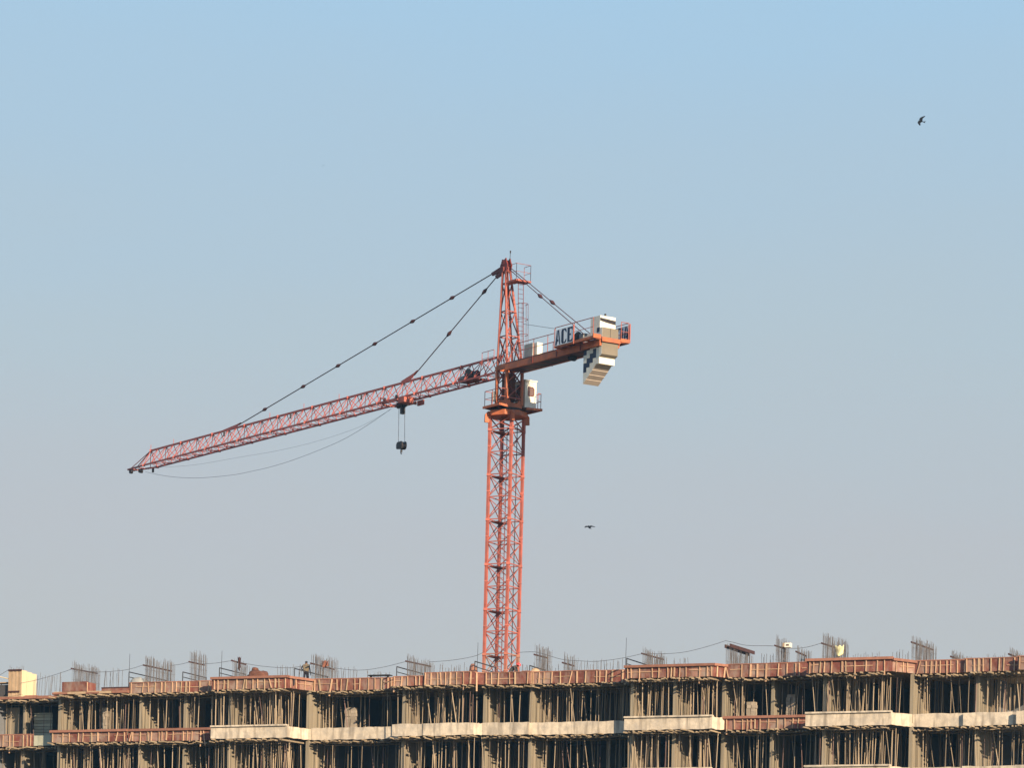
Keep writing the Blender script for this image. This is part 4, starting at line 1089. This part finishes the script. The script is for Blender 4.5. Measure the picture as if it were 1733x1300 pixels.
# counter jib
CA0, CA1 = -.72, -11.2
m = MB()
for b in (.68, -.68): m.obox(J(CA0, b - .08, 44.56), JD * (CA1 - CA0), JN * .16, (0, 0, .40))
cj = m.build('counter_jib', M['safety'], cr_)
for k in range(9):
    a = CA0 - .5 - k * 1.0
    MB().bar(J(a, -.598, 44.66), J(a, .598, 44.66), .12, .2).build('cross_beam', M['maroon'], cj)
for k in range(6):
    x = CA0 - .03 - k * 1.45
    MB().obox(J(x, .77, 44.965), -JD * 1.43, -JN * 1.54, (0, 0, .05)).build('deck_plate', M['deck'], cj)
for a in (-3.9, -6.6, -9.2):
    for b in (.763, -.795): MB().obox(J(a, b, 44.54), JD * .08, JN * .032, (0, 0, .44)).build('splice_plate', M['maroon'], cj)
for k in range(5): MB().obox(J(CA0 - .05 - k * 1.74, -.597, 44.575), -JD * 1.70, JN * 1.194, (0, 0, .02)).build('belly_plate', M['belly'], cj)
MB().tube(J(-7.2, -.2, 44.5), J(-7.2, .2, 44.5), .22, 10).build('belly_sheave', M['steel'], cj)
# wider platforms at the tail
tail0, tail1 = -7.08, -11.22
for (b0, b1) in ((.78, 1.28), (-.78, -1.42)):
    pt = MB().obox(J(tail0, b0, 45.02), JD * (tail1 - tail0), JN * (b1 - b0), (0, 0, .05)).build('side_platform', M['deck'], cj)
    MB().bar(J(tail0, b1, 45.0), J(tail1, b1, 45.0), .07, .16).build('platform_beam', M['safety'], pt)
    for k in range(5):
        a = tail0 + (tail1 - tail0) * k / 4; MB().bar(J(a, b0, 44.95), J(a, b1, 44.98), .07, .1).build('platform_bracket', M['safety'], pt)
MB().obox(J(tail1, 1.33, 44.95), -JD * .1, -JN * .60, (0, 0, .26)).build('tail_beam', M['safety'], cj)
MB().obox(J(tail1 - .06, .70, 44.80), -JD * .1, -JN * 1.40, (0, 0, .27)).build('tail_beam', M['safety'], cj)
MB().obox(J(tail1, -.76, 44.95), -JD * .1, -JN * .70, (0, 0, .22)).build('tail_beam', M['safety'], cj)
# rails
railing([J(CA0 - .1, .75, 45.02), J(tail0, .75, 45.02)], 1.05, cj, every=1.75, r=.024)
railing([J(CA0 - .1, -.75, 45.02), J(tail0, -.75, 45.02)], 1.05, cj, every=1.75, r=.024)
railing([J(tail0, 1.28, 45.06), J(tail1, 1.28, 45.06)], 1.15, cj, every=2.1, r=.026)
railing([J(tail0, -1.42, 45.06), J(tail1, -1.42, 45.06)], 1.15, cj, every=2.1, r=.026)
railing([J(tail1, -1.42, 45.06), J(tail1, -.85, 45.06)], 1.15, cj, every=2, r=.024)
# stay rope to the cat head ladder
MB().tube(J(-1.2, -.3, 47.6), J(-7.1, 1.28, 46.15), .014, 5).build('stay_rope', M['rope'], cj)
# white cabinet and grey box near the mast
cb_ = MB().obox(J(-2.35, -.1, 45.03), -JD * .75, -JN * .40, (0, 0, 1.08)).build('electric_cabinet', M['white'], cj)
MB().obox(J(-1.95, .02, 45.03), -JD * .95, JN * .10, (0, 0, 1.05)).build('cabinet_cover', M['grey'], cb_)
# hoist winch
hw_ = MB().tube(J(-8.4, -.45, 45.42), J(-8.4, .45, 45.42), .34, 14).tube(J(-8.4, -.50, 45.42), J(-8.4, -.44, 45.42), .46, 14).tube(J(-8.4, .44, 45.42), J(-8.4, .50, 45.42), .46, 14).build('hoist_winch', M['steel'], cj)
MB().obox(J(-7.3, -.3, 45.03), -JD * .7, JN * .7, (0, 0, .35)).build('gearbox', M['ply'], hw_)
MB().obox(J(-8.75, -.5, 45.03), -JD * .45, JN * 1.1, (0, 0, .62)).build('motor_cover', M['grey'], hw_)
# letter panels
def letters():
    """each letter a list of outlines in a unit cell, heavy and narrow"""
    Aa = [[(0, 0), (.34, 0), (.46, .34), (.46, .5), (.40, 1), (.34, 1)], [(.46, 1), (.80, 0), (1.0, 0), (.72, 1)], [(.40, .22), (.62, .22), (.60, .36), (.43, .36)]]
    Cc = [[(.0, .16), (.14, 0), (.44, 0), (.44, 1), (.14, 1), (.0, .84)], [(.44, 0), (.80, .0), (.96, .12), (.96, .30), (.80, .22), (.62, .10), (.44, .10)], [(.44, 1), (.80, 1.), (.96, .88), (.96, .70), (.80, .78), (.62, .90), (.44, .90)]]
    Ee = [[(0, 0), (.42, 0), (.42, 1), (0, 1)], [(.42, 0), (.95, 0), (.95, .24), (.80, .16), (.70, .12), (.42, .11)], [(.42, 1), (.95, 1), (.95, .76), (.80, .84), (.70, .88), (.42, .89)], [(.42, .45), (.62, .45), (.66, .40), (.66, .60), (.62, .55), (.42, .55)]]
    return (Aa, Cc, Ee)
def sign(a_left, a_right, b, out, z0, h, label):
    sg = MB().obox(J(a_left, b, z0), JD * (a_right - a_left), JN * .02, (0, 0, h)).build('name_board', M['board'], cj)
    L = a_right - a_left; cell = .28
    for n, ol in enumerate(letters()):
        mb = MB()
        for poly in ol:
            pts = []
            for x, y in poly:
                f_ = .04 + n * .325 + x * cell; pts.append(J(a_left + L * f_, b - .004, z0 + h * (.04 + .92 * y)))
            mb.prism(pts, JN * .028)
        mb.build('letter', M['navy'], sg)
    fr = MB()
    for a in (a_left, a_right): fr.bar(J(a, b + .01, z0 - .15), J(a, b + .01, z0 + h + .06), .05)
    fr.build('board_frame', M['orange'], sg)
sign(-7.13, -9.18, 1.33, 1, 45.03, 1.0, 'near')
sign(-11.28, -9.2, -1.49, -1, 45.13, 0.98, 'far')
# counterweights: bare block at the tail, four painted blocks behind it
def cweight(a, th, hb, zo, zi, z1, body, bands_):
    prof = [(a, zo), (a + th, zi), (a + th, z1), (a, z1)]
    o = MB().prism([J(x, -hb, z) for x, z in prof], JN * 2 * hb).build('counterweight_block', body, cj)
    lo = [(a + .002, zo + .002), (a + th - .002, zi + .002)]
    zz = None
    for za, zb_ in bands_ + [(z1, z1)]:
        pr = (lo if zz is None else [(a + .002, zz), (a + th - .002, zz)]) + [(a + th - .002, za), (a + .002, za)]
        MB().prism([J(x, hb + .001, z) for x, z in pr], JN * .006).build('painted_band', M['white'], o)
        if zb_ - za > .02: MB().obox(J(a + .002, hb + .001, za), JD * (th - .004), JN * .006, (0, 0, zb_ - za)).build('painted_band', M['navy'], o)
        zz = zb_
    return o
for k, (a, zo, z0, z1) in enumerate(((-10.95, 43.50, 43.5, 46.48), (-10.61, 43.47, 43.22, 46.48), (-10.27, 43.18, 42.97, 46.42), (-9.93, 42.93, 42.73, 45.5), (-9.59, 42.69, 42.46, 45.4))):
    cweight(a, .33, .585, zo, z0, z1, M['white'] if k == 0 else M['strip'], [(z0 + .68, z0 + 1.26), (z0 + 1.75, z0 + 2.1)] if k else [(44.52, 44.93), (45.45, 45.75)])
cweight(-11.24, .28, .61, 44.04, 43.9, 45.70, M['tan'], [(44.6, 44.9)])
MB().prism([J(-10.957, b, z) for b, z in ((.585, 46.34), (.585, 46.16), (.1, 46.08), (-.585, 46.02), (-.585, 46.27), (-.2, 46.29))], -JD * .012).build('dark_stain_strip', M['steel'], cj)
MB().obox(J(-11.243, -.02, 45.10), -JD * .006, JN * .025, (0, 0, .59)).build('joint_strip', M['steel'], cj)
MB().tube(J(-10.8, .1, 46.48), J(-10.8, .1, 46.66), .06, 8).build('lifting_eye', M['steel'], cj)

# ------------------------------------------------------------------ birds
def bird(u, v, y, span, roll, yaw, label, flap=.25, sweep=.1, pitch=0.0, fat=1.0):
    p = at_y(u, v, y); root = thing('bird', label, 'bird', p); root.rotation_euler = (pitch, roll, yaw)
    V = [(0, -.5, 0), (0, -.36, .01), (0, -.1, 0), (0, .18, 0), (0, .30, .02), (0, .42, .01)]; V = [tuple(c * span * .55 for c in q) for q in V]
    r_ = [.012, .05, .085, .075, .045, .02]
    me = skin_mesh('bird_body', V, [(k, k + 1) for k in range(5)], [q * span * .62 * fat for q in r_], [M['bird']], lambda c: 0, root=2, sub=1)
    o = bpy.data.objects.new('body', me); C.objects.link(o); o.parent = root
    for sg in (1, -1):
        out = [(0.0, .10), (.12, .16), (.25, .17 - sweep * .3), (.40, .08 - sweep), (.5, -.06 - sweep), (.46, -.12 - sweep), (.36, -.10 - sweep * .7), (.24, -.10), (.1, -.13), (0, -.12)]
        m = MB(); top = []
        for x, yy in out:
            zz = flap * x * (1 - 1.3 * x) * 2.0; top.append((sg * x * span, yy * span, zz * span))
        m.prism([Vector(q) for q in top], (0, 0, -.012 * span)); me = bpy.data.meshes.new('wing'); me.from_pydata([tuple(q) for q in m.v], [], m.f); me.materials.append(M['bird'])
        w = bpy.data.objects.new('wing', me); C.objects.link(w); w.parent = root
    m = MB().prism([Vector(q) * span for q in ((-.03, -.2, 0), (.03, -.2, 0), (.09, -.42, 0), (0, -.36, 0), (-.09, -.42, 0))], (0, 0, -.01 * span))
    me = bpy.data.meshes.new('tail'); me.from_pydata([tuple(q) for q in m.v], [], m.f); me.materials.append(M['bird'])
    w = bpy.data.objects.new('tail', me); C.objects.link(w); w.parent = root
bird(1558, 205, 300, 1.1, -1.0, .7, 'dark bird banking in the upper right sky', flap=.3, pitch=.45)
bird(997, 892, 300, 1.0, -.12, .35, 'dark bird gliding low right of the crane mast', flap=.12, pitch=.55, fat=1.7)
bird(547, 280, 450, .42, -.4, .4, 'tiny far off bird high above the jib', flap=.2)
hz = MB().obox((-3000, -900, -1), (6000, 0, 0), (0, 4000, 0), (0, 0, 131))
hm = bpy.data.materials.new('thin_blue_haze'); hm.use_nodes = True; t = hm.node_tree; t.nodes.clear()
ho = t.nodes.new('ShaderNodeOutputMaterial'); pv = t.nodes.new('ShaderNodeVolumePrincipled')
pv.inputs['Color'].default_value = (0.26, 0.62, 1.0, 1); pv.inputs['Density'].default_value = 0.00012
t.links.new(pv.outputs[0], ho.inputs['Volume'])
hzo = hz.build('haze', hm); hzo['kind'] = 'stuff'; hzo['label'] = 'thin bluish haze in the air around the whole site'; hzo['category'] = 'haze'
for o in bpy.data.objects:
    if '_o' in o: del o['_o']
